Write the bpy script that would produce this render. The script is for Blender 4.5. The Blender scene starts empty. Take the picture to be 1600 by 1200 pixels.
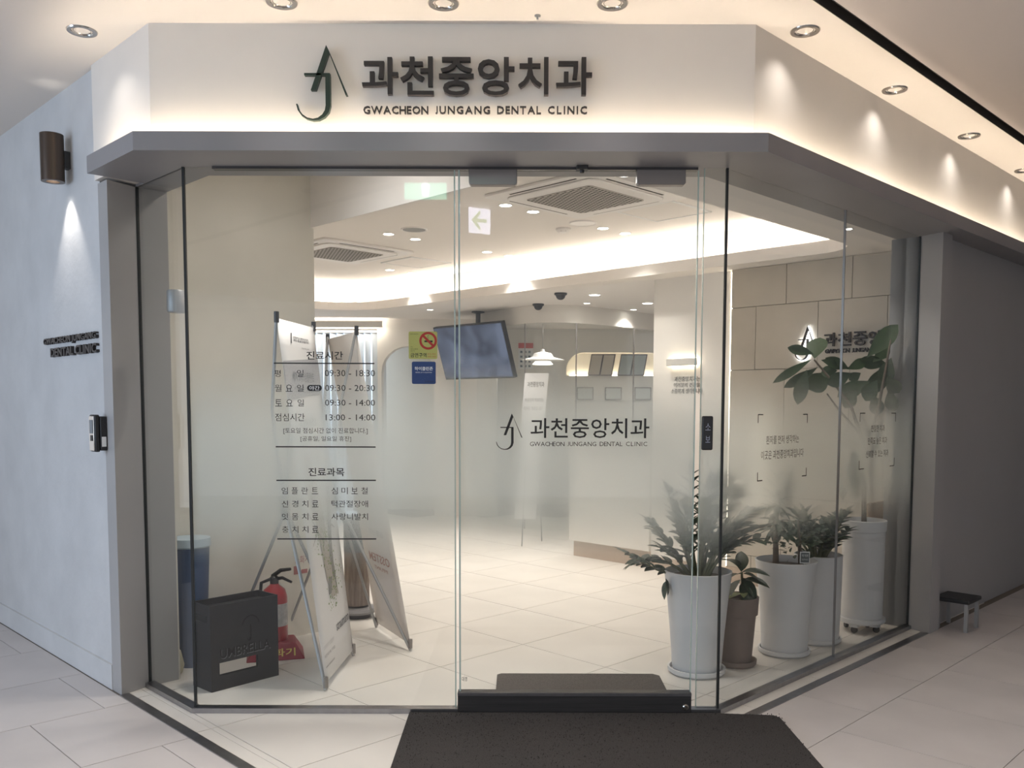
import bpy, math, random
from mathutils import Vector, Matrix
random.seed(7)
SC = bpy.context.scene
COL = SC.collection
PI = math.pi; R2 = 2 ** .5

# ------------------------------------------------------------------ camera
FPX, CX, CY, PIT, ROL, D, H = 1378.46, 813.35, 727.92, .06994, .00259, 3.7735, 1.345
cf, sf, cr, sr = math.cos(PIT), math.sin(PIT), math.cos(ROL), math.sin(ROL)
cam_d = bpy.data.cameras.new('camera'); cam = bpy.data.objects.new('camera', cam_d); COL.objects.link(cam)
UP = Vector((0, sf, cf)); FW = Vector((0, cf, -sf)); RX = Vector((1, 0, 0))
cxv = RX * cr + UP * sr; cyv = UP * cr - RX * sr; czv = -FW
m = Matrix((cxv, cyv, czv)).transposed().to_4x4(); m.translation = (0, -D, H); cam.matrix_world = m
cam_d.sensor_fit = 'HORIZONTAL'; cam_d.sensor_width = 36; cam_d.lens = FPX / 1600 * 36
cam_d.shift_x = (800 - CX) / 1600; cam_d.shift_y = (CY - 600) / 1600; cam_d.clip_start = .05
SC.camera = cam

# ------------------------------------------------------------------ view, world, lights
SC.view_settings.view_transform = 'Standard'; SC.view_settings.look = 'None'
SC.view_settings.gamma = 1; SC.view_settings.exposure = 1.06; SC.view_settings.use_curve_mapping = False
cy_ = SC.cycles
cy_.max_bounces = 9; cy_.diffuse_bounces = 4; cy_.glossy_bounces = 4; cy_.transmission_bounces = 6
cy_.transparent_max_bounces = 24; cy_.sample_clamp_indirect = 4; cy_.caustics_reflective = False
world = bpy.data.worlds.new('world'); SC.world = world; world.use_nodes = True
bg = world.node_tree.nodes['Background']; bg.inputs[0].default_value = (.90, .93, 1.0, 1); bg.inputs[1].default_value = .44

WARM = (1.0, .86, .70); NEUT = (1.0, .94, .88)
def light(kind, name, loc, power, color=WARM, rot=(0, 0, 0), **kw):
    d = bpy.data.lights.new(name, kind); d.energy = power; d.color = color
    for k_, v in kw.items(): setattr(d, k_, v)
    o = bpy.data.objects.new(name, d); COL.objects.link(o); o.location = loc; o.rotation_euler = rot
    return o
# daylight that reaches the corridor through its windows, left of and behind the camera
light('AREA', 'corridor_daylight', (-5.2, -2.6, 1.7), 38, (.55, .74, 1.0), (0, math.radians(-90), math.radians(15)), size=2.2, size_y=2.0, shape='RECTANGLE')

# ------------------------------------------------------------------ geometry helpers
def W(p, s, z=0): return Vector(((p + s) / R2, (p - s) / R2, z))     # building axes (45 deg) to world
CO = Vector((0, -D, H))
def ray(px, py):
    a, b = px - CX, py - CY
    u = (a * cr + b * sr) / FPX; v = (-a * sr + b * cr) / FPX
    return RX * u + FW - UP * v
def onz(px, py, z=0):
    d = ray(px, py); return CO + d * ((z - H) / d.z)
class Frame:
    """vertical plane: local x to the right along it, z up, facing local -y"""
    def __init__(s, pt, th): s.o = Vector(pt); s.th = th; s.x = Vector((math.cos(th), math.sin(th), 0)); s.n = Vector((-math.sin(th), math.cos(th), 0))
    def hit(s, px, py):
        d = ray(px, py); t = (s.o - CO).dot(s.n) / d.dot(s.n); q = CO + d * t
        return (q - s.o).dot(s.x), q.z
    def w(s, lx, lz, off=0): return s.o + s.x * lx + Vector((0, 0, lz)) + s.n * off
def plane_front(y=0, x=0): return Frame((x, y, 0), 0)
def plane_p(p, s=0): return Frame(W(p, s), -PI / 4)
def plane_s(s, p=0): return Frame(W(p, s), PI / 4)

class MB:
    def __init__(s): s.v = []; s.f = []
    def add(s, vs, fs):
        n = len(s.v); s.v += [tuple(q) for q in vs]; s.f += [tuple(i + n for i in f) for f in fs]; return s
    def box(s, x0, x1, y0, y1, z0, z1):
        return s.add([(x0,y0,z0),(x1,y0,z0),(x1,y1,z0),(x0,y1,z0),(x0,y0,z1),(x1,y0,z1),(x1,y1,z1),(x0,y1,z1)],
                     [(0,3,2,1),(4,5,6,7),(0,1,5,4),(1,2,6,5),(2,3,7,6),(3,0,4,7)])
    def prism(s, poly, z0, z1):
        n = len(poly)
        a = sum(poly[i][0]*poly[(i+1)%n][1] - poly[(i+1)%n][0]*poly[i][1] for i in range(n))
        if a < 0: poly = poly[::-1]
        return s.add([(q[0], q[1], z0) for q in poly] + [(q[0], q[1], z1) for q in poly],
                     [tuple(range(n))[::-1], tuple(range(n, 2*n))] + [(i, (i+1)%n, n+(i+1)%n, n+i) for i in range(n)])
    def plate(s, poly, y0, y1):        # polygon in local xz, extruded in y
        n = len(poly)
        a = sum(poly[i][0]*poly[(i+1)%n][1] - poly[(i+1)%n][0]*poly[i][1] for i in range(n))
        if a < 0: poly = poly[::-1]
        return s.add([(q[0], y0, q[1]) for q in poly] + [(q[0], y1, q[1]) for q in poly],
                     [tuple(range(n)), tuple(range(n, 2*n))[::-1]] + [(i, n+i, n+(i+1)%n, (i+1)%n) for i in range(n)])
    def lathe(s, prof, seg=32, c=(0, 0, 0), cap=True):
        n = len(prof); vs = []
        for i in range(seg):
            a = 2*PI*i/seg
            for r, z in prof: vs.append((c[0]+r*math.cos(a), c[1]+r*math.sin(a), c[2]+z))
        fs = [(i*n+j, ((i+1)%seg)*n+j, ((i+1)%seg)*n+j+1, i*n+j+1) for i in range(seg) for j in range(n-1)]
        if cap:
            if prof[0][0] > 1e-6: fs.append(tuple(i*n for i in range(seg))[::-1])
            if prof[-1][0] > 1e-6: fs.append(tuple(i*n+n-1 for i in range(seg)))
        return s.add(vs, fs)
    def tube(s, pts, r, seg=8):
        pts = [Vector(q) for q in pts]; rs = r if isinstance(r, (list, tuple)) else [r]*len(pts)
        t0 = (pts[1]-pts[0]).normalized(); u = t0.orthogonal().normalized(); vs = []; n = len(pts)
        for i, q in enumerate(pts):
            t = (pts[min(i+1, n-1)] - pts[max(i-1, 0)]).normalized()
            u = (u - t*u.dot(t)).normalized(); w = t.cross(u)
            for k_ in range(seg):
                a = 2*PI*k_/seg; vs.append(q + u*math.cos(a)*rs[i] + w*math.sin(a)*rs[i])
        fs = [(i*seg+k_, i*seg+(k_+1)%seg, (i+1)*seg+(k_+1)%seg, (i+1)*seg+k_) for i in range(n-1) for k_ in range(seg)]
        fs += [tuple(range(seg))[::-1], tuple((n-1)*seg+k_ for k_ in range(seg))]
        return s.add(vs, fs)
    def mesh(s, name, mat, smooth=False):
        me = bpy.data.meshes.new(name); me.from_pydata(s.v, [], s.f)
        if mat: me.materials.append(mat)
        if smooth:
            me.shade_smooth()
        me.update(); return me
    def build(s, name, mat, parent=None, smooth=False, world=False, bevel=0):
        return link(name, s.mesh(name, mat, smooth), parent, world, smooth, bevel)
def wm(o):
    m_ = o.matrix_basis.copy()
    if o.parent: m_ = wm(o.parent) @ o.matrix_parent_inverse @ m_
    return m_
def link(name, me, parent=None, world=False, smooth=False, bevel=0):
    o = bpy.data.objects.new(name, me); COL.objects.link(o)
    if parent:
        o.parent = parent
        if world: o.matrix_parent_inverse = wm(parent).inverted()
    if bevel:
        b = o.modifiers.new('b', 'BEVEL'); b.width = bevel; b.segments = 2; b.limit_method = 'ANGLE'; b.angle_limit = math.radians(40)
        smooth = True
    if smooth:
        try:
            for q in me.polygons: q.use_smooth = True
            es = o.modifiers.new('e', 'NODES') if False else None
            me.set_sharp_from_angle(angle=math.radians(35))
        except Exception: pass
    return o
def tag(o, label=None, cat=None, group=None, kind=None):
    if label: o['label'] = label
    if cat: o['category'] = cat
    if group: o['group'] = group
    if kind: o['kind'] = kind
    return o
def thing(name, label, cat, loc=(0, 0, 0), rz=0, group=None, rot=None):
    o = bpy.data.objects.new(name, None); o.empty_display_size = .1; COL.objects.link(o)
    o.location = loc; o.rotation_euler = rot if rot else (0, 0, rz)
    return tag(o, label, cat, group)
def struct(o, label=None, cat=None): return tag(o, label, cat, None, 'structure')
def copy_tree(o, parent=None):
    c = o.copy(); COL.objects.link(c)
    if parent: c.parent = parent
    for ch in list(o.children): copy_tree(ch, c)
    return c

# ------------------------------------------------------------------ materials
def srgb(r, g, b):
    f = lambda c: (c/255/12.92 if c <= 10 else ((c/255+.055)/1.055)**2.4)
    return (f(r), f(g), f(b), 1)
MATS = {}
def mat(name, col, rough=.6, metal=0, var=0, scale=8, bump=0, bscale=60, emit=None, es=1, coat=0, spec=.5, stretch=None):
    if name in MATS: return MATS[name]
    m_ = bpy.data.materials.new(name); m_.use_nodes = True; nt = m_.node_tree; N = nt.nodes; L = nt.links
    b = N['Principled BSDF']; b.inputs['Base Color'].default_value = col; b.inputs['Roughness'].default_value = rough
    b.inputs['Metallic'].default_value = metal; b.inputs['Coat Weight'].default_value = coat; b.inputs['Specular IOR Level'].default_value = spec
    if var or bump:
        tc = N.new('ShaderNodeTexCoord'); mp = N.new('ShaderNodeMapping'); L.new(tc.outputs['Object'], mp.inputs[0])
        if stretch: mp.inputs['Scale'].default_value = stretch
    if var:
        n = N.new('ShaderNodeTexNoise'); n.inputs['Scale'].default_value = scale; n.inputs['Detail'].default_value = 6; L.new(mp.outputs[0], n.inputs[0])
        r = N.new('ShaderNodeValToRGB'); L.new(n.outputs[0], r.inputs[0])
        r.color_ramp.elements[0].position = .3; r.color_ramp.elements[1].position = .7
        r.color_ramp.elements[0].color = (*[c*(1-var) for c in col[:3]], 1); r.color_ramp.elements[1].color = (*[min(1, c*(1+var)) for c in col[:3]], 1)
        L.new(r.outputs[0], b.inputs['Base Color'])
    if bump:
        n2 = N.new('ShaderNodeTexNoise'); n2.inputs['Scale'].default_value = bscale; n2.inputs['Detail'].default_value = 4; L.new(mp.outputs[0], n2.inputs[0])
        bu = N.new('ShaderNodeBump'); bu.inputs['Strength'].default_value = bump; bu.inputs['Distance'].default_value = .01; L.new(n2.outputs[0], bu.inputs['Height']); L.new(bu.outputs[0], b.inputs['Normal'])
    if emit:
        b.inputs['Emission Color'].default_value = emit; b.inputs['Emission Strength'].default_value = es
    MATS[name] = m_; return m_
def glassmat(name, tint, refl=.04):
    m_ = bpy.data.materials.new(name); m_.use_nodes = True; nt = m_.node_tree; N = nt.nodes; L = nt.links
    N.remove(N['Principled BSDF']); out = N['Material Output']
    g = N.new('ShaderNodeNewGeometry'); d = N.new('ShaderNodeVectorMath'); d.operation = 'DOT_PRODUCT'
    L.new(g.outputs['Normal'], d.inputs[0]); L.new(g.outputs['Incoming'], d.inputs[1])
    def M(op, a, b=None, v=None):
        q = N.new('ShaderNodeMath'); q.operation = op; L.new(a, q.inputs[0])
        if v is not None: q.inputs[1].default_value = v
        if b is not None: L.new(b, q.inputs[1])
        return q.outputs[0]
    a = M('ABSOLUTE', d.outputs['Value']); q = N.new('ShaderNodeMath'); q.operation = 'SUBTRACT'; q.inputs[0].default_value = 1; L.new(a, q.inputs[1])
    f = M('POWER', q.outputs[0], v=5); f = M('MULTIPLY', f, v=.75); f = M('ADD', f, v=refl)
    t = N.new('ShaderNodeBsdfTransparent'); t.inputs[0].default_value = tint
    gl = N.new('ShaderNodeBsdfGlossy'); gl.inputs['Roughness'].default_value = .0; gl.inputs['Color'].default_value = (1, 1, 1, 1)
    mx = N.new('ShaderNodeMixShader'); L.new(f, mx.inputs[0]); L.new(t.outputs[0], mx.inputs[1]); L.new(gl.outputs[0], mx.inputs[2]); L.new(mx.outputs[0], out.inputs[0])
    return m_
def filmmat(name, z_lo0, z_lo1, z_hi0, z_hi1, mx_=.95, share=.38):
    """frosted gradient film: clear below z_lo0 and above z_hi1 (print density is a property of the film)"""
    m_ = bpy.data.materials.new(name); m_.use_nodes = True; nt = m_.node_tree; N = nt.nodes; L = nt.links
    N.remove(N['Principled BSDF']); out = N['Material Output']
    tc = N.new('ShaderNodeTexCoord'); sx = N.new('ShaderNodeSeparateXYZ'); L.new(tc.outputs['Object'], sx.inputs[0])
    cr_ = N.new('ShaderNodeValToRGB'); L.new(sx.outputs[2], N.new('ShaderNodeMapRange').inputs[0])
    mr = N['Map Range'] if 'Map Range' in N else N[-1]
    mr.inputs['From Min'].default_value = 0; mr.inputs['From Max'].default_value = 2.0
    L.new(mr.outputs[0], cr_.inputs[0]); e = cr_.color_ramp; e.interpolation = 'EASE'
    e.elements[0].position = z_lo0/2; e.elements[0].color = (0, 0, 0, 1); e.elements[1].position = z_lo1/2; e.elements[1].color = (mx_,)*3 + (1,)
    x = e.elements.new(z_hi0/2); x.color = (mx_,)*3 + (1,); x = e.elements.new(z_hi1/2); x.color = (0, 0, 0, 1)
    t = N.new('ShaderNodeBsdfTransparent'); tr = N.new('ShaderNodeBsdfTranslucent'); tr.inputs[0].default_value = (.86, .90, .88, 1)
    df = N.new('ShaderNodeBsdfDiffuse'); df.inputs[0].default_value = (.80, .86, .86, 1)
    rf = N.new('ShaderNodeBsdfRefraction'); rf.inputs['Roughness'].default_value = .5; rf.inputs['IOR'].default_value = 1.08; rf.inputs[0].default_value = (.93, .96, .95, 1)
    a = N.new('ShaderNodeMixShader'); a.inputs[0].default_value = .45; L.new(tr.outputs[0], a.inputs[1]); L.new(df.outputs[0], a.inputs[2])
    b = N.new('ShaderNodeMixShader'); b.inputs[0].default_value = share; L.new(a.outputs[0], b.inputs[1]); L.new(rf.outputs[0], b.inputs[2])
    wn_ = N.new('ShaderNodeTexWhiteNoise'); wn_.noise_dimensions = '3D'; L.new(tc.outputs['Object'], wn_.inputs['Vector'])   # fine printed grain: each point is either frosted or clear
    lt = N.new('ShaderNodeMath'); lt.operation = 'LESS_THAN'; L.new(wn_.outputs['Value'], lt.inputs[0]); L.new(cr_.outputs[0], lt.inputs[1])
    c = N.new('ShaderNodeMixShader'); L.new(lt.outputs[0], c.inputs[0]); L.new(t.outputs[0], c.inputs[1]); L.new(b.outputs[0], c.inputs[2]); L.new(c.outputs[0], out.inputs[0])
    return m_

M_ceil = mat('corridor_ceiling_paint', (.80, .74, .68, 1), .8)
M_sign = mat('sign_wall_paint', (.78, .73, .67, 1), .7, var=.03, scale=3)
M_canopy = mat('canopy_paint', (.275, .265, .27, 1), .42, var=.06, scale=2.5)
M_column = mat('column_paint', (.37, .36, .355, 1), .5, var=.03, scale=2)
M_outwall = mat('plaster_wall', (.58, .58, .58, 1), .75, var=.06, scale=4, bump=.15, bscale=30)
M_white = mat('interior_white', (.82, .785, .735, 1), .75)
M_inwall = mat('plaster_beige', (.74, .70, .62, 1), .8, var=.05, scale=3)
M_soffit = mat('interior_ceiling', (.84, .795, .755, 1), .8)
M_tile = mat('porcelain_tile', (.70, .66, .61, 1), .42, var=.05, scale=2.2)
M_tile2 = mat('corridor_tile', (.56, .52, .505, 1), .45, var=.07, scale=2.5)
M_grout = mat('grout', (.20, .175, .15, 1), .9)
M_steel = mat('brushed_steel', (.36, .36, .38, 1), .30, metal=1, var=.08, scale=30)
M_dsteel = mat('dark_brushed_steel', (.10, .098, .10, 1), .38, metal=.9, var=.15, scale=12, stretch=(.3, 1, 8))
M_patch = mat('patch_fitting_steel', (.26, .24, .23, 1), .35, metal=.8)
M_black = mat('black_plastic', (.018, .018, .02, 1), .45)
M_blackm = mat('black_painted_metal', (.013, .013, .016, 1), .45)
M_gasket = mat('black_gasket', (.01, .012, .012, 1), .5)
M_gedge = mat('glass_edge', (.42, .52, .48, 1), .2)
M_letter = mat('sign_letter_brown', (.026, .021, .020, 1), .5)
M_green = mat('emblem_green', (.018, .035, .024, 1), .45)
M_vinyl = mat('black_vinyl', (.02, .02, .02, 1), .6)
M_whitevinyl = mat('white_print', (.85, .85, .85, 1), .6)
M_pot = mat('white_glazed_pot', (.66, .66, .67, 1), .38)
M_potbrown = mat('brown_clay_pot', (.19, .145, .125, 1), .75, var=.12, scale=10)
M_soil = mat('soil', (.10, .085, .07, 1), .95, var=.3, scale=40)
M_leaf = mat('dark_leaf', (.030, .060, .030, 1), .45, var=.25, scale=6)
M_fig = mat('fig_leaf', (.036, .062, .026, 1), .5, var=.25, scale=8)
M_leafvar = mat('cream_leaf', (.42, .46, .20, 1), .5, var=.3, scale=14)
M_stem = mat('plant_stem', (.10, .11, .05, 1), .6)
M_bark = mat('bark', (.13, .10, .075, 1), .85, var=.25, scale=20)
M_carpet = mat('door_mat_pile', (.055, .048, .045, 1), .95, var=.45, scale=260, bump=1.0, bscale=320)
M_carpet2 = mat('inner_mat_pile', (.13, .115, .105, 1), .95, var=.35, scale=240, bump=.8, bscale=300)
M_chrome = mat('chrome', (.55, .52, .48, 1), .18, metal=1)
M_lamp = mat('lamp_glow', (1, 1, 1, 1), .5, emit=(1, .95, .86, 1), es=14)
M_led = mat('led_strip', (1, 1, 1, 1), .5, emit=(1, .86, .68, 1), es=26)
M_led2 = mat('led_strip_cove', (1, 1, 1, 1), .5, emit=(1, .90, .79, 1), es=21)
M_red = mat('extinguisher_red', (.42, .02, .03, 1), .3, coat=.4)
M_redp = mat('red_plastic', (.28, .012, .03, 1), .5)
M_alu = mat('aluminium', (.42, .42, .42, 1), .55, metal=.7)
M_darkslot = mat('dark_recess', (.035, .033, .03, 1), .9)
M_acw = mat('ac_white', (.84, .81, .79, 1), .5)
M_stone = mat('stone_tile', (.54, .485, .41, 1), .45, var=.07, scale=3.5)
M_wood = mat('light_wood', (.46, .31, .20, 1), .6, var=.1, scale=6, stretch=(1, 1, 6))
M_tan = mat('tan_base', (.50, .40, .32, 1), .6)
M_glass = glassmat('clear_glass', (.955, .966, .960, 1), .020)
M_film = filmmat('frosted_film', .60, .93, 1.17, 1.57, .95, .28)
M_film2 = filmmat('frosted_film_side', .62, .95, 1.15, 1.54, .94, .58)

# ------------------------------------------------------------------ lettering
def glyph(txt, extrude=.0, bold=0.0, res=3, shear=0):
    c = bpy.data.curves.new('t', 'FONT'); c.body = txt; c.size = 1; c.resolution_u = res; c.offset = bold; c.shear = shear
    o = bpy.data.objects.new('t', c); COL.objects.link(o)
    bpy.context.view_layer.update()
    me = bpy.data.meshes.new_from_object(o.evaluated_get(bpy.context.evaluated_depsgraph_get()))
    bpy.data.objects.remove(o); bpy.data.curves.remove(c)
    return me
GC = {}
def text_mesh(name, txt, mt, w=None, h=None, depth=0.0, bold=0.0, res=3, keep=False, mirror=False, sq=None):
    """mesh in the xz plane facing -y, origin at lower left of its bounding box, scaled to w x h"""
    key = (txt, bold, res)
    if key not in GC:
        me = glyph(txt, 0, bold, res); vs = [v.co.copy() for v in me.vertices]; fs = [tuple(p.vertices) for p in me.polygons]
        bpy.data.meshes.remove(me); GC[key] = (vs, fs)
    vs, fs = GC[key]
    x0 = min(v.x for v in vs); x1 = max(v.x for v in vs); y0 = min(v.y for v in vs); y1 = max(v.y for v in vs)
    sx = (w/(x1-x0)) if w else h/(y1-y0); sy = (h/(y1-y0)) if h else sx
    P = []
    for v in vs:
        x = (v.x-x0)*sx
        if mirror: x = (x1-x0)*sx - x
        P.append((x, 0, (v.y-y0)*sy))
    F = [f if not mirror else f[::-1] for f in fs]
    if depth:
        n = len(P); ec = {}
        for f in F:
            for i in range(len(f)):
                a, b = f[i], f[(i+1)%len(f)]; ec[(a, b)] = 1
        F2 = list(F); F2 += [tuple(i+n for i in f[::-1]) for f in F]
        for (a, b) in ec:
            if (b, a) not in ec: F2.append((b, a, a+n, b+n))
        P = P + [(x, depth, z) for x, y, z in P]; F = F2
    me = bpy.data.meshes.new(name); me.from_pydata(P, [], F); me.materials.append(mt)
    me['w'] = (x1-x0)*sx; me['h'] = (y1-y0)*sy
    return me
def put_text(name, txt, mt, parent, x, z, w=None, h=None, y=0, depth=0, bold=0, mirror=False, res=3):
    o = link(name, text_mesh(name, txt, mt, w, h, depth, bold, res, mirror=mirror), parent); o.location = (x, y, z); return o
def fit(name, txt, mt, parent, fr, px0, px1, py0, py1, y=0, depth=0, bold=0, res=2, ox=0):
    x0, z0 = fr.hit(px0, (py0+py1)/2); x1, _ = fr.hit(px1, (py0+py1)/2); _, zt = fr.hit((px0+px1)/2, py0); _, zb = fr.hit((px0+px1)/2, py1)
    return put_text(name, txt, mt, parent, x0-ox, zb, x1-x0, zt-zb, y, depth, bold, res=res)
def letters(word, mt, parent, x0, x1, z0, h, y, depth, bold, name='letter'):
    ws = []
    for ch in word:
        me = text_mesh(name, ch, mt, None, h, 0, bold, 2); ws.append(me['w']); bpy.data.meshes.remove(me)
    sc_ = 1.0; gap = (x1-x0-sum(ws))/max(1, len(word)-1)
    x = x0
    for ch, w_ in zip(word, ws):
        put_text(name, ch, mt, parent, x, z0, w_, h, y, depth, bold, res=2); x += w_+gap
# emblem in a unit: coordinates read from the photo's sign, x right, z up
def emblem_parts(x0, z0, w, h, y, depth, mt, parent, bold=1.0):
    X = lambda a: x0 + (a-80)/240*w
    Zc = lambda b: z0 + (438-b)/360*h
    def pl(name, pts): return MB().plate([(X(a), Zc(b)) for a, b in pts], y, y+depth).build(name, mt, parent)
    k_ = bold
    pl('stroke', [(224, 78), (236+2*k_, 112), (174, 292), (150, 292)])
    pl('stroke', [(224, 78), (231, 92), (322, 315), (313-2*(k_-1), 317)])
    pl('stroke', [(120, 211), (240, 211), (240, 221), (120, 221)])
    path = [(230, 221, 22), (230, 300, 23), (230, 365, 23), (224, 392, 21), (208, 414, 17), (184, 429, 12), (158, 433, 8), (130, 426, 7), (107, 410, 7), (91, 387, 7), (83, 358, 6)]
    Lp, Rp = [], []
    for i, (a, b, w_) in enumerate(path):
        a0, b0, _ = path[max(i-1, 0)]; a1, b1, _ = path[min(i+1, len(path)-1)]
        dx, dy = a1-a0, b1-b0; l = math.hypot(dx, dy); nx, ny = -dy/l, dx/l
        Lp.append((a+nx*w_/2, b+ny*w_/2)); Rp.append((a-nx*w_/2, b-ny*w_/2))
    mb = MB(); n = len(path)
    V = [(X(a), y, Zc(b)) for a, b in Lp] + [(X(a), y, Zc(b)) for a, b in Rp] + [(X(a), y+depth, Zc(b)) for a, b in Lp] + [(X(a), y+depth, Zc(b)) for a, b in Rp]
    F = []
    for i in range(n-1):
        F += [(i, i+1, n+i+1, n+i), (2*n+i, 3*n+i, 3*n+i+1, 2*n+i+1), (i, 2*n+i, 2*n+i+1, i+1), (n+i, n+i+1, 3*n+i+1, 3*n+i)]
    F += [(0, n, 3*n, 2*n), (n-1, 3*n-1, 4*n-1, 2*n-1)][:2]
    mb.add(V, F); mb.build('hook', mt, parent)

# ------------------------------------------------------------------ shopfront polyline
LX, RXX, ZG, TR, TL, ZC, Q = -1.4175, .8643, 2.332, 2.0927, .4913, 2.850, .158
k = .7071068; tq = .41421
def Lc(o): return (LX - tq*o, -o)
def Rc(o): return (RXX + tq*o, -o)
def Lend(o, s): v = W(LX/R2 - o, s); return (v.x, v.y)     # point on the left facade line offset o at given s
def Rend(o, p): v = W(p, RXX/R2 + o); return (v.x, v.y)
def band(o1, o2, sl, pr, z0, z1):     # ring between offsets o1 > o2
    mb = MB()
    A = [Lend(o1, sl), Lc(o1), Rc(o1), Rend(o1, pr)]; B = [Lend(o2, sl), Lc(o2), Rc(o2), Rend(o2, pr)]
    V = [(x, y, z0) for x, y in A+B] + [(x, y, z1) for x, y in A+B]; F = []
    for i in range(3):
        F += [(i, 4+i, 5+i, i+1), (8+i, 9+i, 13+i, 12+i), (i, i+1, 9+i, 8+i), (4+i, 12+i, 13+i, 5+i)]
    F += [(0, 8, 12, 4), (3, 7, 15, 11)]
    return mb.add(V, F)

SEL = -1.50; PER = 5.2
# upper sign wall and lintel
struct(band(Q, -.14, -1.56, PER, ZG+.013, ZC).build('wall_front', M_sign), 'pale upper wall that carries the clinic sign above the canopy', 'wall')
# canopy: bottom plate + front plate, LED trough between
can = struct(band(.245, -.0, -1.40, PER, ZG, ZG+.013).build('trim_1', M_canopy), 'grey painted canopy ledge running over the glass front', 'canopy')
band(.245, .228, -1.40, PER, ZG+.013, 2.405).build('front_plate', M_canopy, can)
band(.205, .192, -1.38, PER, ZG+.016, ZG+.022).build('led_strip', M_led, can)
struct(band(.0, -.14, -1.50, 2.72, ZG, ZG+.013).build('trim_2', M_canopy))

# left column, left outside wall
def psprism(pts, z0, z1): return MB().prism([tuple(W(a, b)[:2]) for a, b in pts], z0, z1)
colL = struct(psprism([(-1.149, -1.447), (-1.002, -1.494), (-.86, -1.494), (-.86, -1.60), (-1.149, -1.555)], 0, ZG).build('wall_left_pier', M_column), 'grey painted pier at the left end of the glass front', 'column')
colR = struct(psprism([(2.705, .611), (2.655, .755), (2.80, .755), (2.95, .70), (2.95, .40), (2.705, .44)], 0, ZG).build('wall_right_pier', M_column), 'grey painted pier at the right end of the glass front', 'column')
psprism([(2.705, .611), (2.705, .44), (2.72, .44), (2.72, .611)], 0, ZG).build('jamb', M_column, colR, world=True)
struct(psprism([(-1.140, -1.555), (-1.04, -1.555), (-1.04, -6.5), (-1.140, -6.5)], 0, ZC).build('wall_left', M_outwall), 'pale plaster corridor wall left of the glass front', 'wall')
struct(psprism([(-1.152, -1.556), (-1.140, -1.556), (-1.140, -6.5), (-1.152, -6.5)], 0, .118).build('baseboard_left', M_outwall))
struct(psprism([(2.80, .70), (2.80, .60), (6.5, .60), (6.5, .70)], 0, ZG+.02).build('wall_right', M_column), 'grey corridor wall beyond the right pier', 'wall')

struct(MB().box(6.0, 6.15, -9, 6, 0, ZC).build('wall_corridor_right', M_outwall), 'plain corridor wall far right, outside the picture', 'wall')
# ------------------------------------------------------------------ floors
def clip(poly, a, b, c):     # keep a*x+b*y<=c
    out = []
    for i in range(len(poly)):
        P_, Q_ = poly[i], poly[(i+1) % len(poly)]; fp = a*P_[0]+b*P_[1]-c; fq = a*Q_[0]+b*Q_[1]-c
        if fp <= 0: out.append(P_)
        if fp*fq < 0:
            t = fp/(fp-fq); out.append((P_[0]+(Q_[0]-P_[0])*t, P_[1]+(Q_[1]-P_[1])*t))
    return out
floor = struct(MB().box(-9, 9, -9, 11, -.12, -.0025).build('floor', M_grout), 'beige porcelain tile floor of clinic and corridor', 'floor')
TG = .0018
TS = .600; P0, S0 = 1.3818, -1.3609
def tile_poly(pts, mt):      # pts in (p,s)
    if len(pts) < 3: return
    ar = abs(sum(pts[i][0]*pts[(i+1)%len(pts)][1]-pts[(i+1)%len(pts)][0]*pts[i][1] for i in range(len(pts))))/2
    if ar < .002: return
    c = Vector((sum(q[0] for q in pts)/len(pts), sum(q[1] for q in pts)/len(pts)))
    wc = W(*c)
    poly = [tuple((W(*q)-wc)[:2]) for q in pts]
    o = MB().prism(poly, -.010, 0).build('tile', mt, floor); o.location = wc
full = {}
def tile_rect(p0, p1, s0, s1, mt, clips=()):
    g = TG; pts = [(p0+g, s0+g), (p1-g, s0+g), (p1-g, s1-g), (p0+g, s1-g)]
    n0 = list(pts)
    for c in clips: pts = clip(pts, *c)
    if pts == n0 and abs(p1-p0-TS) < 1e-4 and abs(s1-s0-TS) < 1e-4:
        if mt.name not in full:
            full[mt.name] = MB().prism([tuple((W(a, b)-W((p0+p1)/2, (s0+s1)/2))[:2]) for a, b in n0], -.010, 0).mesh('tile', mt)
        o = link('tile', full[mt.name], floor); o.location = W((p0+p1)/2, (s0+s1)/2)
    else: tile_poly(pts, mt)
PL, SR_ = -1.115, .705       # inner edges of the threshold strips
for i in range(-5, 9):
    for j in range(-10, 4):
        p0 = P0+i*TS; s0 = S0+j*TS
        if p0+TS < PL or s0 > SR_: continue
        c = W(p0+.3, s0+.3)
        if c.y > 6.9 or c.x < -3.9 or c.x > 3.4: continue
        if s0+TS < -1.95 and p0+TS < 0: continue
        tile_rect(p0, p0+TS, s0, s0+TS, M_tile, ((-1, 0, -(PL+.066)), (0, 1, SR_)))
for j in range(-4, 4):
    s0 = S0+j*TS
    if s0 > SR_ or s0 < -2.6: continue
    tile_rect(PL, PL+.066, s0, s0+TS, M_tile, ((0, 1, SR_), (0, 1, SR_)))
# threshold strips
PO, SO = PL-.045, SR_+.045
struct(psprism([(PL, -1.45), (PO, -1.45), (PO, SO), (PL, SR_)], -.002, .004).build('trim_3', M_steel), 'steel threshold strip in the floor left of the mat', 'threshold')
struct(psprism([(PL, SR_), (PO, SO), (2.66, SO), (2.66, SR_)], -.002, .004).build('trim_4', M_steel), 'steel threshold strip in the floor right of the mat', 'threshold')
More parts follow.
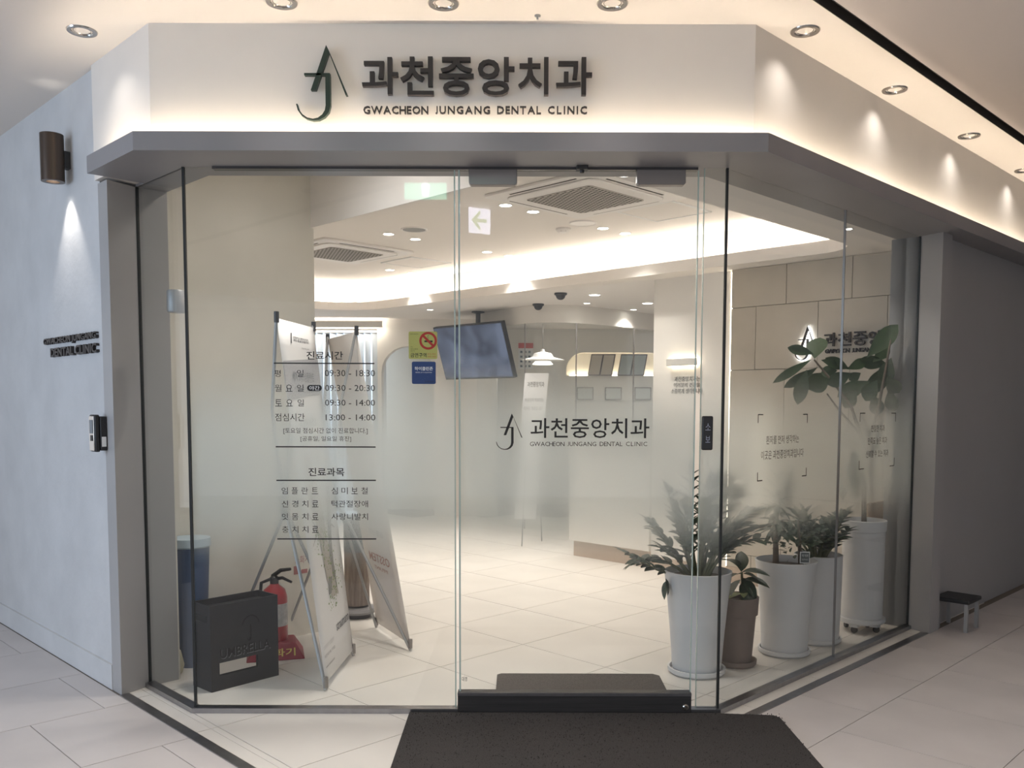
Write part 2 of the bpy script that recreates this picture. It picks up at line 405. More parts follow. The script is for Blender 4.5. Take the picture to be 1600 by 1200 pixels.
# corridor tiles, half-bond; left field p<PO, right field s>SO
sl = -.7245
for j in range(-5, 5):
    for i in range(-5, 1):
        p1 = -1.270 + TS + i*TS - (.30 if j % 2 else 0)
        tile_rect(p1-TS, p1, sl+(j)*TS, sl+(j+1)*TS, M_tile2, ((1, 0, PO), (0, 1, SO)))
for j in range(-1, 5):
    for i in range(-7, 8):
        p0 = 1.096 + i*TS + (.29 if j % 2 == 0 else 0)
        tile_rect(p0, p0+TS, 1.081+j*TS, 1.081+(j+1)*TS, M_tile2, ((0, -1, -SO),))

# ------------------------------------------------------------------ corridor ceiling with groove
gx = (onz(1280, 0, ZC), onz(1473, 135, ZC)); GS = sum((q.x-q.y)/R2 for q in gx)/2
struct(psprism([(-9, -9), (9, -9), (9, GS), (-9, GS)], ZC, ZC+.1).build('ceiling', M_ceil), 'cream corridor ceiling with recessed spotlights', 'ceiling')
struct(psprism([(-9, GS+.05), (9, GS+.05), (9, 6), (-9, 6)], ZC-.012, ZC+.1).build('ceiling_outer', mat('ceiling_tan', (.88, .79, .72, 1), .8)), 'tan corridor ceiling strip beyond the dark groove', 'ceiling')
struct(psprism([(-9, GS), (9, GS), (9, GS+.05), (-9, GS+.05)], ZC+.05, ZC+.1).build('trim_5', mat('groove_dark', (.075, .068, .062, 1), .8)), 'dark shadow groove in the corridor ceiling', 'trim')
for a_, b_ in ((GS-.002, GS+.001), (GS+.049, GS+.052)): psprism([(-9, a_), (9, a_), (9, b_), (-9, b_)], ZC-.013, ZC+.05).build('groove_edge', MATS['groove_dark'], bpy.data.objects['trim_5'])

# recessed corridor spotlights
def make_spot():
    t = thing('recessed_spotlight', 'x', 'spotlight')
    MB().lathe([(.036, .018), (.038, .002), (.042, -.004), (.056, -.005), (.059, 0), (.059, .004)], 40, cap=False).build('bezel', M_chrome, t, smooth=True)
    MB().lathe([(.024, .006), (.034, -.001), (.037, .012)], 32, cap=False).build('gimbal_ring', M_chrome, t, smooth=True)
    MB().lathe([(0, .004), (.012, .003), (.023, .006), (.0235, .012)], 24, cap=False).build('lamp', M_lamp, t)
    return t
sp0 = make_spot()
spots = [((440, 3), 'recessed chrome spotlight above the emblem end of the sign'), ((693, 5), 'recessed chrome spotlight above the middle of the sign'),
         ((957, 5), 'recessed chrome spotlight above the right end of the sign'), ((1258, 48), 'recessed chrome spotlight just past the right corner of the sign wall'),
         ((1398, 140), 'recessed chrome spotlight farther along the right wall near the groove'), ((128, 48), 'recessed chrome spotlight at the far left edge of the ceiling')]
for i, ((a, b), lab) in enumerate(spots):
    q = onz(a, b, ZC); o = sp0 if i == 0 else copy_tree(sp0); o.location = (q.x, q.y, ZC-.001); o['label'] = lab; o['group'] = 'recessed spotlights in the corridor ceiling'
    o.rotation_euler.z = i*.7
    pw = 9 if i < 3 else 5.5
    if i > 2: light('AREA', 'spot_beam', (q.x, q.y, ZC-.02), .22, NEUT, size=.05, shape='DISK', spread=math.radians(112))
    else: light('SPOT', 'spot_beam', (q.x, q.y, ZC-.02), pw, NEUT, spot_size=math.radians(80), spot_blend=1, shadow_soft_size=.045)
    if i < 3: bpy.context.scene.collection.objects[-1].rotation_euler.x = math.radians(-16)
# one more farther along the right wall, and those behind the viewer
for dp, nm_ in ((1.02, 'first'), (2.04, 'second')):
    q = onz(1398, 140, ZC); v = q + Vector((k, k, 0))*dp
    o = copy_tree(sp0); o.location = (v.x, v.y, ZC-.001); o['label'] = '%s recessed chrome spotlight beyond the right picture edge' % nm_; 
    light('AREA', 'spot_beam', (v.x, v.y, ZC-.02), .22, NEUT, size=.05, shape='DISK', spread=math.radians(112))
for (x, y), nm_ in (((-1.95, -4.7), 'behind the viewer to the far left'), ((.3, -3.0), 'straight over the viewer'), ((1.9, -2.2), 'over the right side of the door mat'), ((-1.5, -2.6), 'over the left side of the corridor')):
    o = copy_tree(sp0); o.location = (x, y, ZC-.001); o['label'] = 'recessed chrome spotlight ' + nm_
    light('SPOT', 'spot_beam', (x, y, ZC-.02), 62, NEUT, spot_size=math.radians(120), spot_blend=.8, shadow_soft_size=.03)

# ------------------------------------------------------------------ glass front
GT = .010
FS = Frame((0, 0, 0), 0)
F0 = Frame((0, 0, 0), 0)
def pane(name, fr, x0, x1, z0, z1, label, filmm, cat='window', film=True):
    t = struct(thing(name, label, cat, tuple(fr.o), fr.th))
    MB().box(x0, x1, 0, GT, z0, z1).build('glass', M_glass, t)
    if film:
        MB().add([(x0, GT+.001, .30), (x1, GT+.001, .30), (x1, GT+.001, 1.75), (x0, GT+.001, 1.75)], [(0, 1, 2, 3)]).build('frosted_film', filmm, t)
    return t
ZB = .022
xs1 = F0.hit(712, 680)[0]; xd0 = F0.hit(717, 680)[0]; xd1 = F0.hit(1085, 680)[0]; xn0 = F0.hit(1094, 680)[0]
w1 = pane('window_1', F0, LX+.004, xs1-.001, ZB, ZG, 'tall fixed glass pane with the opening hours, left of the door', M_film)
MB().box(xs1-.005, xs1, -.001, GT+.001, ZB, ZG).build('glass_edge', M_gedge, w1)
w2 = pane('window_2', F0, xn0, RXX-.004, ZB, ZG, 'narrow fixed glass pane between the door and the right corner', M_film)
MB().box(xn0-.001, xn0+.002, -.001, GT+.001, ZB, ZG).build('glass_edge', M_gedge, w2)
MB().box(RXX-.006, RXX+.004, -.006, GT, ZB, ZG).build('gasket', M_gasket, w2)
MB().box(LX-.005, LX+.005, -.004, GT, ZB, ZG).build('gasket', M_gasket, w1)
FL = Frame((LX, 0, 0), -PI/4)      # left facade: local x runs to the right towards the corner
w3 = pane('window_3', FL, -TL, -.004, ZB, ZG, 'narrow angled glass pane at the left corner', M_film, film=False)
MB().box(-TL-.002, -TL+.004, -.004, GT, ZB, ZG).build('gasket', M_gasket, w3)
FR = Frame((RXX, 0, 0), PI/4)
xr = FR.hit(1315, 600)[0]
w4 = pane('window_4', FR, .004, xr-.0015, ZB, ZG, 'angled glass pane right of the corner with the first bracketed slogan', M_film2)
w5 = pane('window_5', FR, xr+.0015, TR-.003, ZB, ZG, 'far angled glass pane with the second bracketed slogan', M_film2)
MB().box(xr-.002, xr+.002, -.001, GT+.001, ZB, ZG).build('glass_edge', M_patch, w4)
MB().box(TR-.004, TR+.002, -.002, GT, ZB, ZG).build('gasket', M_gasket, w5)
# sills and head channel
struct(band(.022, -.024, -1.494, 2.70, 0, ZB).build('trim_6', M_steel), 'brushed steel sill channel under the glass panes', 'sill')
struct(MB().box(F0.hit(333, 264)[0], F0.hit(1090, 264)[0], -.014, .022, ZG-.010, ZG).build('trim_7', M_dsteel), 'dark steel head channel above front pane and door', 'head channel')

# door
dr = struct(thing('door_1', 'frameless glass door with steel bottom rail and clinic lettering', 'door', (xd0, 0, 0), 0))
dw = xd1-xd0; DY = -.012
MB().box(0, dw, DY, DY+GT, .03, ZG-.012).build('glass', M_glass, dr)
MB().add([(0, DY+GT+.001, .30), (dw, DY+GT+.001, .30), (dw, DY+GT+.001, 1.75), (0, DY+GT+.001, 1.75)], [(0, 1, 2, 3)]).build('frosted_film', M_film, dr)
MB().box(0, .007, DY-.001, DY+GT+.001, .03, ZG-.012).build('glass_edge', M_gedge, dr)
MB().box(dw-.004, dw, DY-.001, DY+GT+.001, .03, ZG-.012).build('glass_edge', M_gedge, dr)
zt = F0.hit(900, 1079)[1]
rail = MB().box(-.006, dw, DY-.018, DY+GT+.018, .010, zt).build('bottom_rail', M_dsteel, dr, bevel=.002)
MB().box(-.006, dw, DY-.020, DY-.018, zt-.014, zt-.002).build('rail_trim', M_steel, rail)
cyl = MB().lathe([(0, 0), (.013, 0), (.013, .006), (.009, .010), (0, .010)], 24).build('lock_cylinder', M_chrome, rail, smooth=True)
lx, lz = F0.hit(1069, 1101); cyl.location = (lx-xd0, DY-.018, lz); cyl.rotation_euler = (PI/2, 0, 0)
for (a, b) in ((733, 808), (994, 1070)):
    x0 = F0.hit(a, 278)[0]-xd0; x1 = F0.hit(b, 278)[0]-xd0; z0 = F0.hit(a, 291)[1]
    hb = MB(); hb.plate([(x0, ZG-.012), (x1, ZG-.012), (x1, z0+.008), (x1-.008, z0), (x0+.008, z0), (x0, z0+.008)], DY-.014, DY+GT+.014)
    hb.build('patch_fitting', M_patch, dr, bevel=.002)
# small maker mark at door foot
fit('maker_mark', '대경', M_vinyl, dr, Frame((xd0, 0, 0), 0), 722, 730, 1056, 1063, y=DY-.001)

# door status sensor under the canopy
q = onz(909, 262, ZG); ss = thing('door_sensor', 'small black sensor under the canopy above the door', 'sensor', (q.x, -.02, ZG))
MB().box(-.024, .024, -.03, .02, -.016, 0).build('housing', M_black, ss, bevel=.003)
MB().lathe([(0, -.026), (.009, -.025), (.011, -.016)], 20).build('eye', M_black, ss)

# ------------------------------------------------------------------ signs
FSG = Frame((0, -Q, 0), 0)
def crop2(a, b): return (440+a/3.077, 50+b/3.077)
sg = thing('clinic_sign', 'dark raised clinic name in large characters with small capitals below, above canopy', 'sign', (0, -Q, 0))
for ch, a0, a1, b0, b1 in (('과', 392, 565, 135, 312), ('천', 575, 735, 132, 315), ('중', 760, 925, 135, 318), ('앙', 945, 1120, 135, 318), ('치', 1138, 1282, 135, 315), ('과', 1318, 1490, 135, 315)):
    p0 = crop2(a0, b0); p1 = crop2(a1, b1)
    fit('character', ch, M_letter, sg, FSG, p0[0], p1[0], p0[1], p1[1], y=-.032, depth=.020, bold=.015, res=3)
for wd, a0, a1 in (('GWACHEON', 397, 707), ('JUNGANG', 742, 1003), ('DENTAL', 1037, 1247), ('CLINIC', 1280, 1467)):
    p0 = crop2(a0, 400); p1 = crop2(a1, 364); x0, z0 = FSG.hit(*p0); x1, z1 = FSG.hit(*p1)
    letters(wd, M_letter, sg, x0, x1, z0, z1-z0, -.020, .012, .012)
em = thing('clinic_emblem', 'dark green raised emblem of an A crossed by a J', 'emblem', (0, -Q, 0))
a = FSG.hit(*crop2(80, 438)); b = FSG.hit(*crop2(320, 78))
emblem_parts(a[0], a[1], b[0]-a[0], b[1]-a[1], -.032, .020, M_green, em)
# stand-off pins hold the letters to the wall
for px_, py_ in ((494, 130), (514, 160), (600, 125), (890, 125)):
    x, z = FSG.hit(px_, py_)
# wall_left lettering
FWL = Frame(W(-1.140, 0), -PI/4)
sl_ = thing('wall_lettering', 'black raised English lettering on the left corridor wall, cut by the picture edge', 'sign', tuple(FWL.o), FWL.th)
x1, z1 = FWL.hit(154.5, 517.5); _, z0 = FWL.hit(154.5, 531.5); hh = z1-z0
x = x1
put_text('lettering', 'GWACHEON JUNGANG', M_letter, sl_, x1-.74, z0, .74, hh, -.016, .015, .03)
x2, z1 = FWL.hit(155.5, 535.5); _, z0 = FWL.hit(155.5, 551)
put_text('lettering', 'DENTAL CLINIC', M_letter, sl_, x2-.64, z0, .64, z1-z0, -.016, .015, .03)
# wall lamp on the left corridor wall
x, z = FWL.hit(108, 252)
wl = thing('wall_lamp', 'dark bronze cylinder wall lamp at the left picture edge', 'lamp', tuple(FWL.w(x, z)), FWL.th)
MB().lathe([(.03, -.11), (.052, -.11), (.052, .11), (.03, .11)], 32, c=(0, -.075, 0), cap=False).build('shade', mat('bronze', (.10, .075, .06, 1), .3, metal=.8), wl, smooth=True)
MB().box(-.02, .02, -.03, 0, -.04, .04).build('bracket', M_black, wl)
MB().lathe([(0, -.06), (.034, -.06), (.034, -.05)], 24, c=(0, -.075, 0)).build('lamp', M_lamp, wl)
v = FWL.w(x, z-.07, -.075); light('SPOT', 'wall_lamp_beam', v, 6, NEUT, spot_size=math.radians(70), spot_blend=.4, shadow_soft_size=.02)
# card reader
x, z = FWL.hit(168, 677)
cr_t = thing('card_reader', 'black door access reader with silver face on the left pier', 'card reader', tuple(FWL.w(x-.012, z, -.009)), FWL.th)
MB().box(-.036, .036, -.030, 0, -.078, .078).build('back_box', M_black, cr_t, bevel=.004)
MB().box(-.038, .030, -.052, -.030, -.084, .086).build('body', M_black, cr_t, bevel=.006)
fc = MB().box(-.034, .024, -.056, -.052, -.080, .080).build('face', M_chrome, cr_t, bevel=.004)
MB().box(-.024, .014, -.0575, -.056, 0, .062).build('screen', mat('reader_screen', (.06, .09, .12, 1), .1), fc)
MB().box(-.014, .008, -.0585, -.056, -.034, -.008).build('finger_pad', M_black, fc)
MB().box(.0365, .037, -.026, -.006, -.060, -.015).build('sticker', M_whitevinyl, cr_t)

# ------------------------------------------------------------------ interior shell
ZR, ZS = 2.640, 2.345
# lowered ceiling around the coffer  (p .09..2.94, s -5.5..0.15)
CP0, CP1, CS0, CS1 = .12, 2.94, -5.55, .155
def rounded(p0, p1, s0, s1, r, n=8):
    pts = []
    for (cp, cs, a0) in ((p1-r, s1-r, 0), (p0+.02, s1-.02, 90), (p0+.02, s0+.02, 180), (p1-r*2, s0+r*2, 270)):
        rr = {0: r, 90: .02, 180: .02, 270: r*2}[a0]
        for i in range(n+1):
            a = math.radians(a0+90*i/n); pts.append((cp+rr*math.cos(a), cs+rr*math.sin(a)))
    return pts
ring = rounded(CP0, CP1, CS0, CS1, .28)
outer = [(8, 8)]
from mathutils.geometry import tessellate_polygon
def clipy(pts, y0):      # keep the part of a (p, s) polygon that lies inside the chamfered glass front (y >= y0)
    return clip(pts, -1/R2, 1/R2, -y0)
def slab_with_hole(inner, outp, z0, z1):
    a = [W(*p) for p in outp]; b = [W(*p) for p in inner]
    tris = tessellate_polygon([a, b]); V = a + b; n = len(V)
    VV = [(v.x, v.y, z0) for v in V] + [(v.x, v.y, z1) for v in V]
    F = [tuple(t) for t in tris] + [tuple(i+n for i in t)[::-1] for t in tris]
    for lo, m_ in ((0, len(a)), (len(a), len(b))):
        F += [(lo+i, lo+(i+1)%m_, n+lo+(i+1)%m_, n+lo+i) for i in range(m_)]
    return MB().add(VV, F)
ring = clipy(ring, .19)
soff = struct(slab_with_hole(ring, clipy([(7.5, .60), (.100, .60), (.100, -8), (7.5, -8)], .13), ZS, ZS+.085).build('ceiling_lower', M_soffit), 'lowered white ceiling border around the lit coffer', 'ceiling')
ZE = 2.80
struct(psprism(clipy([(-1.0, .40), (.085, .40), (.085, -8), (-1.0, -8)], .10), ZE, ZE+.04).build('ceiling_entry', M_soffit), 'high white ceiling over the entrance', 'ceiling')
struct(psprism(clipy([(.085, .62), (8, .62), (8, -9), (.085, -9)], .10), ZR, ZR+.1).build('ceiling_upper', M_soffit), 'raised clinic ceiling inside the coffer', 'ceiling')
psprism(clipy([(.100, .3), (.114, .3), (.114, -7.2), (.100, -7.2)], .14), ZS+.0852, ZE).build('beam', M_soffit, soff)
# vertical cove face, set back behind the lip
ring2 = clipy(rounded(CP0-.008, CP1+.22, CS0-.22, CS1+.22, .32), .14)
mb = MB(); n = len(ring2)
mb.add([(*W(*p)[:2], ZS+.085) for p in ring2] + [(*W(*p)[:2], ZR) for p in ring2], [(i, (i+1)%n, n+(i+1)%n, n+i) for i in range(n)])
o = mb.build('cove_face', M_white, soff, smooth=True)
# LED strips lying on the lip
def strip(pts, w_, z, name, parent, mt):
    mb = MB()
    V = []
    for i, q in enumerate(pts):
        a = pts[max(i-1, 0)]; b = pts[min(i+1, len(pts)-1)]; dx, dy = b[0]-a[0], b[1]-a[1]; l = math.hypot(dx, dy); nx, ny = -dy/l*w_/2, dx/l*w_/2
        V += [(*W(q[0]+nx, q[1]+ny)[:2], z), (*W(q[0]-nx, q[1]-ny)[:2], z), (*W(q[0]+nx, q[1]+ny)[:2], z+.006), (*W(q[0]-nx, q[1]-ny)[:2], z+.006)]
    F = []
    for i in range(len(pts)-1):
        a = i*4; F += [(a, a+1, a+5, a+4), (a+2, a+6, a+7, a+3), (a, a+4, a+6, a+2), (a+1, a+3, a+7, a+5)]
    return mb.add(V, F).build(name, mt, parent)
strip([(CP1+.15, CS1-.15), (CP1+.15, CS0+.5), (CP1-.1, CS0+.05), (CP1-.6, CS0-.15), (CP0+.3, CS0-.15)], .02, ZS+.09, 'led_strip', soff, M_led2)

strip([(.80, CS1+.13), (CP1-.1, CS1+.13)], .02, ZS+.09, 'led_strip', soff, M_led2)  # unseen strip on the right edge, added to light the raised ceiling evenly
# interior left wall block
struct(psprism([(-.86, -1.80), (.12, -1.80), (.12, -1.95), (-.86, -1.95)], 0, ZE).build('wall_entry', M_inwall), 'plain beige plaster wall inside, left of the entrance', 'wall')
struct(psprism([(-.02, -1.95), (.12, -1.95), (.12, -7.2), (-.02, -7.2)], 0, ZR).build('wall_near', M_white))
struct(psprism([(-.98, -1.50), (-.85, -1.50), (-.85, -1.95), (-.98, -1.95)], 0, ZE).build('wall_jamb', M_inwall))
BY = 6.75
x_w0, x_w1 = -3.6, -.28
# back wall with window opening and arched doorway
FB = Frame((0, BY, 0), 0)
ax0 = FB.hit(597, 700)[0]; ax1 = ax0+.62; az = FB.hit(620, 541)[1]; ar = .31
wx0 = FB.hit(440, 600)[0]; wx1 = FB.hit(590, 600)[0]; wzt = FB.hit(560, 514)[1]
arch = [(ax0, 0), (ax0, az-ar)] + [(ax0+ar-ar*math.cos(PI*i/12), az-ar+ar*math.sin(PI*i/12)) for i in range(1, 12)] + [(ax1, az-ar), (ax1, 0)]
poly = [(x_w0, 0), (wx0, 0), (wx0, wzt), (wx1, wzt), (wx1, 0)] + arch + [(x_w1, 0), (x_w1, ZR), (x_w0, ZR)]
wb = struct(MB().plate(poly, BY, BY+.16).build('wall_back', M_white), 'white back wall with an arched doorway and a window', 'wall')
struct(MB().box(ax0-.05, ax1+.3, BY+.7, BY+.75, 0, 2.4).build('wall_behind_arch', M_inwall))
M_day = mat('window_daylight', (.5, .6, .7, 1), .9, emit=(.78, .88, 1, 1), es=.62)
wn = struct(thing('window_6', 'tall daylit back window behind vertical blinds', 'window', (0, BY, 0)))
MB().box(wx0, wx1, .14, .15, 0, wzt).build('pane', M_day, wn)
bl = thing('vertical_blind', 'pale vertical fabric blind over the back window', 'blind', (0, BY, 0))
n = 14
for i in range(n):
    xx = wx0 + (i+.5)*(wx1-wx0)/n; o = MB().box(-.034, .034, -.001, .001, .05, wzt-.03).build('slat', mat('blind_fabric', (.62, .68, .74, 1), .8), bl); o.location = (xx, .07, 0); o.rotation_euler.z = .55
MB().box(wx0, wx1, .04, .10, wzt-.04, wzt-.002).build('head_rail', M_alu, bl)
# lit pelmet over the window
pel = struct(MB().box(x_w0, FB.hit(600, 505)[0], BY-.16, BY-.12, FB.hit(540, 513)[1], FB.hit(540, 503)[1]).build('trim_8', M_white))
MB().box(x_w0, FB.hit(598, 505)[0], BY-.10, BY-.08, FB.hit(540, 511)[1], FB.hit(540, 511)[1]+.01).build('led_strip', M_led2, pel)
struct(psprism([(.0, -7.2), (6.0, -7.2), (6.0, -7.3), (.0, -7.3)], 0, ZR).build('wall_far_left', M_white))

# stone wall + partition (both along p = const)
PS = 3.15
FP = plane_p(PS)
s_part = FP.hit(1017, 600)[0]; s_st = FP.hit(1141, 560)[0]
part = struct(psprism([(PS+.03, s_part), (PS+.03, s_st+.02), (PS+.16, s_st+.02), (PS+.16, s_part)], 0, ZS+.01).build('wall_partition', M_white), 'warm white partition wall with a linear wall lamp', 'wall')
struct(psprism([(PS+.16, s_part), (PS+.16, s_part+.12), (7, s_part+.12), (7, s_part)], 0, ZR).build('wall_inner_right', M_white))
stw = struct(psprism([(PS+.02, s_st), (PS+.02, .62), (PS+.14, .62), (PS+.14, s_st)], 0, ZS+.01).build('wall_stone', M_grout), 'beige stone tiled feature wall behind the plants', 'wall')
psprism([(PS+.024, s_st-.018), (PS+.024, s_st-.004), (PS+.030, s_st-.004), (PS+.030, s_st-.018)], .1, ZS-.01).build('led_strip', mat('led_strip_edge', (1, 1, 1, 1), .5, emit=(1, .88, .7, 1), es=5), stw)
zj1 = FP.hit(1272, 471)[1]; zj2 = FP.hit(1200, 577)[1]; dz = zj1-zj2
rows = [(zj1, ZS), (zj2, zj1), (zj2-dz, zj2), (zj2-2*dz, zj2-dz), (zj2-3*dz, zj2-2*dz), (.0, zj2-3*dz)]
vj = [[FP.hit(1229, 440)[0], FP.hit(1332, 430)[0]], [FP.hit(1181, 500)[0], FP.hit(1278, 490)[0], FP.hit(1387, 470)[0]]]
w_t = vj[0][1]-vj[0][0]
for r_, (za, zb) in enumerate(rows):
    base = vj[r_ % 2][0]; xx = base - 3*w_t
    while xx < .62:
        a = max(xx, s_st); b = min(xx+w_t, .62)
        if b-a > .02:
            psprism([(PS, a+.002), (PS, b-.002), (PS+.02, b-.002), (PS+.02, a+.002)], max(za, 0)+.002, zb-.002).build('tile', M_stone, stw)
        xx += w_t
struct(psprism([(PS-.008, s_st), (PS-.008, .62), (PS, .62), (PS, s_st)], 0, .12).build('baseboard_back', M_tan), 'tan baseboard below the stone wall', 'baseboard')

# reception desk at the left of the partition
s_d0 = FP.hit(890, 700)[0]
rd = thing('reception_desk', 'pale reception counter left of the partition wall, seen through the frosted film', 'desk', tuple(W(PS, s_part)), -PI/4)
ld = s_part - s_d0
MB().box(-ld, 0, .0, .55, .14, 1.0).build('body', M_white, rd)
MB().box(-ld-.02, 0, -.03, .58, 1.0, 1.04).build('countertop', mat('counter_stone', (.66, .64, .6, 1), .4), rd)
MB().box(-ld+.03, 0, .03, .55, 0, .14).build('plinth', M_tan, rd)
struct(psprism([(PS+.022, s_part), (PS+.022, s_st), (PS+.03, s_st), (PS+.03, s_part)], 0, .10).build('baseboard_partition', M_tan))

# linear wall lamp and wall text on the partition
FPa = plane_p(PS+.03)
x0, z0 = FPa.hit(1047, 572); x1, z1 = FPa.hit(1092, 559.5)
ll = thing('linear_wall_lamp', 'slim white linear wall lamp glowing up and down on the partition', 'lamp', tuple(FPa.w((x0+x1)/2, (z0+z1)/2)), -PI/4)
hw = (x1-x0)/2; hz = (z1-z0)/2
MB().box(-hw, hw, -.055, -.02, -hz, hz).build('cover', mat('lamp_cover', (.62, .60, .56, 1), .5), ll, bevel=.003)
MB().box(-.05, .05, -.02, 0, -.02, .02).build('bracket', M_alu, ll)
MB().box(-hw+.02, hw-.02, -.018, -.010, -hz+.005, hz-.005).build('led_strip', mat('led_wall_lamp', (1, 1, 1, 1), .5, emit=(1, .85, .62, 1), es=14), ll)
tx = thing('wall_slogan', 'three small lines of grey lettering below the linear wall lamp', 'lettering', tuple(FPa.o), -PI/4)
M_grey = mat('grey_lettering', (.20, .19, .17, 1), .6)
for t_, y0, y1, a, b in (('과천중앙치과는', 588, 596, 1054, 1094), ('여러분의 건강을', 598, 605, 1053, 1094), ('소중하게 생각합니다', 607, 615, 1049, 1098)):
    fit('lettering', t_, M_grey, tx, FPa, a, b, y0, y1, y=-.004, depth=.003, bold=.01)

# stone wall sign
ws = thing('inner_clinic_sign', 'dark raised clinic name on the stone wall, partly hidden by fig leaves', 'sign', tuple(FP.o), -PI/4)
c5 = lambda a, b: (1060+a/3.75, 260+b/3.75)
for ch, a0, a1 in (('과', 860, 936), ('천', 945, 1020), ('중', 1032, 1112), ('앙', 1122, 1202), ('치', 1212, 1285), ('과', 1298, 1385)):
    f_ = (a0+a1)/2; yb = 1056 - (f_-900)*.035; yt = 976 - (f_-900)*.05
    p0 = c5(a0, yt); p1 = c5(a1, yb)
    fit('character', ch, M_letter, ws, FP, p0[0], p1[0], p0[1], p1[1], y=-.03, depth=.018, bold=.018, res=2)
p0 = c5(862, 1092); p1 = c5(1385, 1064); x0, z0 = FP.hit(*p0); x1, z1 = FP.hit(*p1)
hh = FP.hit(1300, 545.5)[1]-FP.hit(1300, 552)[1]
zb_s = FP.hit(1300, 552)[1]; tot = x1-x0
for wd, u0_, u1_ in (('GWACHEON', 0, .29), ('JUNGANG', .32, .57), ('DENTAL', .605, .80), ('CLINIC', .835, 1)): letters(wd, M_letter, ws, x0+tot*u0_, x0+tot*u1_, zb_s, hh, -.012, .010, .02, 'small_letter')
we = thing('inner_emblem', 'dark emblem with glowing white halo on the stone wall', 'emblem', tuple(FP.o), -PI/4)
a = FP.hit(*c5(690, 1140)); b = FP.hit(*c5(815, 935))
emblem_parts(a[0], a[1], b[0]-a[0], b[1]-a[1], -.03, .014, M_letter, we)
M_halo = mat('halo_light', (1, 1, 1, 1), .5, emit=(.92, .95, 1, 1), es=5)
emblem_parts(a[0]-.004, a[1]-.004, b[0]-a[0]+.008, b[1]-a[1]+.008, -.014, .006, M_halo, we, bold=1.5)

# ------------------------------------------------------------------ curved glass consulting room far behind
pts = [onz(a, b, ZS) for a, b in ((745, 491), (800, 481), (865, 476), (940, 481), (1030, 492))]
pts = [(q.x, q.y) for q in pts]
def smooth(pts, n=6):
    out = []
    for i in range(len(pts)-1):
        p0 = pts[max(i-1, 0)]; p1 = pts[i]; p2 = pts[i+1]; p3 = pts[min(i+2, len(pts)-1)]
        for j in range(n):
            t = j/n; out.append(tuple(.5*((2*p1[c])+(-p0[c]+p2[c])*t+(2*p0[c]-5*p1[c]+4*p2[c]-p3[c])*t*t+(-p0[c]+3*p1[c]-3*p2[c]+p3[c])*t**3) for c in (0, 1)))
    return out+[pts[-1]]
arc = smooth(pts)
ym = sum(q[1] for q in arc)/len(arc)
zc_ = ZS - 26*(ym+D)/FPX
def curved(arc, z0, z1, th):
    n = len(arc); V = [(x, y, z) for z in (z0, z1) for x, y in arc] + [(x, y+th, z) for z in (z0, z1) for x, y in arc]; F = []
    for i in range(n-1):
        F += [(i, i+1, n+i+1, n+i), (2*n+i, 3*n+i, 3*n+i+1, 2*n+i+1), (i, 2*n+i, 2*n+i+1, i+1), (n+i, n+i+1, 3*n+i+1, 3*n+i)]
    F += [(0, n, 3*n, 2*n), (n-1, 3*n-1, 4*n-1, 2*n-1)]
    return MB().add(V, F)
cb = struct(curved(arc, zc_, ZS+.01, .12).build('wall_curved_header', M_white, smooth=True), 'curved white header above the far glass room', 'wall')
cg = struct(thing('window_7', 'curved glass partition of the far consulting room', 'window'))
cgl = curved(arc, .05, zc_, .008); cgl.build('glass', M_glass, cg, smooth=True)
for pxm in (817, 905, 992):
    best = min(arc, key=lambda q: abs((q[0]*FPX/(q[1]+D)+CX)-pxm)); MB().box(best[0]-.006, best[0]+.006, best[1]-.01, best[1]+.02, .05, zc_).build('mullion', M_patch, cg)
# its back wall with a lit niche shelf
FN = Frame((0, 8.1, 0), 0)
nx0 = FN.hit(885, 570)[0]; nx1 = FN.hit(1080, 570)[0]; nz0 = FN.hit(950, 587)[1]; nz1 = FN.hit(950, 551)[1]; r_ = (nz1-nz0)*.75
nich = [(nx0, nz0), (nx0, nz1-r_)] + [(nx0+r_-r_*math.cos(PI/2*i/6), nz1-r_+r_*math.sin(PI/2*i/6)) for i in range(1, 7)] + [(nx1, nz1), (nx1, nz0)]
# wall as pieces around the niche
wk = struct(MB().plate([(-1.2, 0), (3.4, 0), (3.4, nz0), (nx1, nz0), (nx0, nz0), (-1.2, nz0)], 8.1, 8.3).build('wall_far', M_white), 'far wall of the glass room with a lit display niche', 'wall')
up_ = [(-1.2, nz0), (nx0, nz0), (nx0, nz1-r_)] + nich[2:9] + [(3.4, nz1), (3.4, ZS+.02), (-1.2, ZS+.02)]
MB().plate(up_, 8.1, 8.3).build('upper_wall', M_white, wk)
MB().box(nx0-.1, nx1+.1, 8.28, 8.32, nz0-.1, nz1+.1).build('niche_back', M_white, wk)
MB().box(nx0+.05, nx1, 8.22, 8.24, nz0+.002, nz0+.012).build('led_strip', mat('led_niche', (1, 1, 1, 1), .5, emit=(1, .84, .6, 1), es=9), wk)
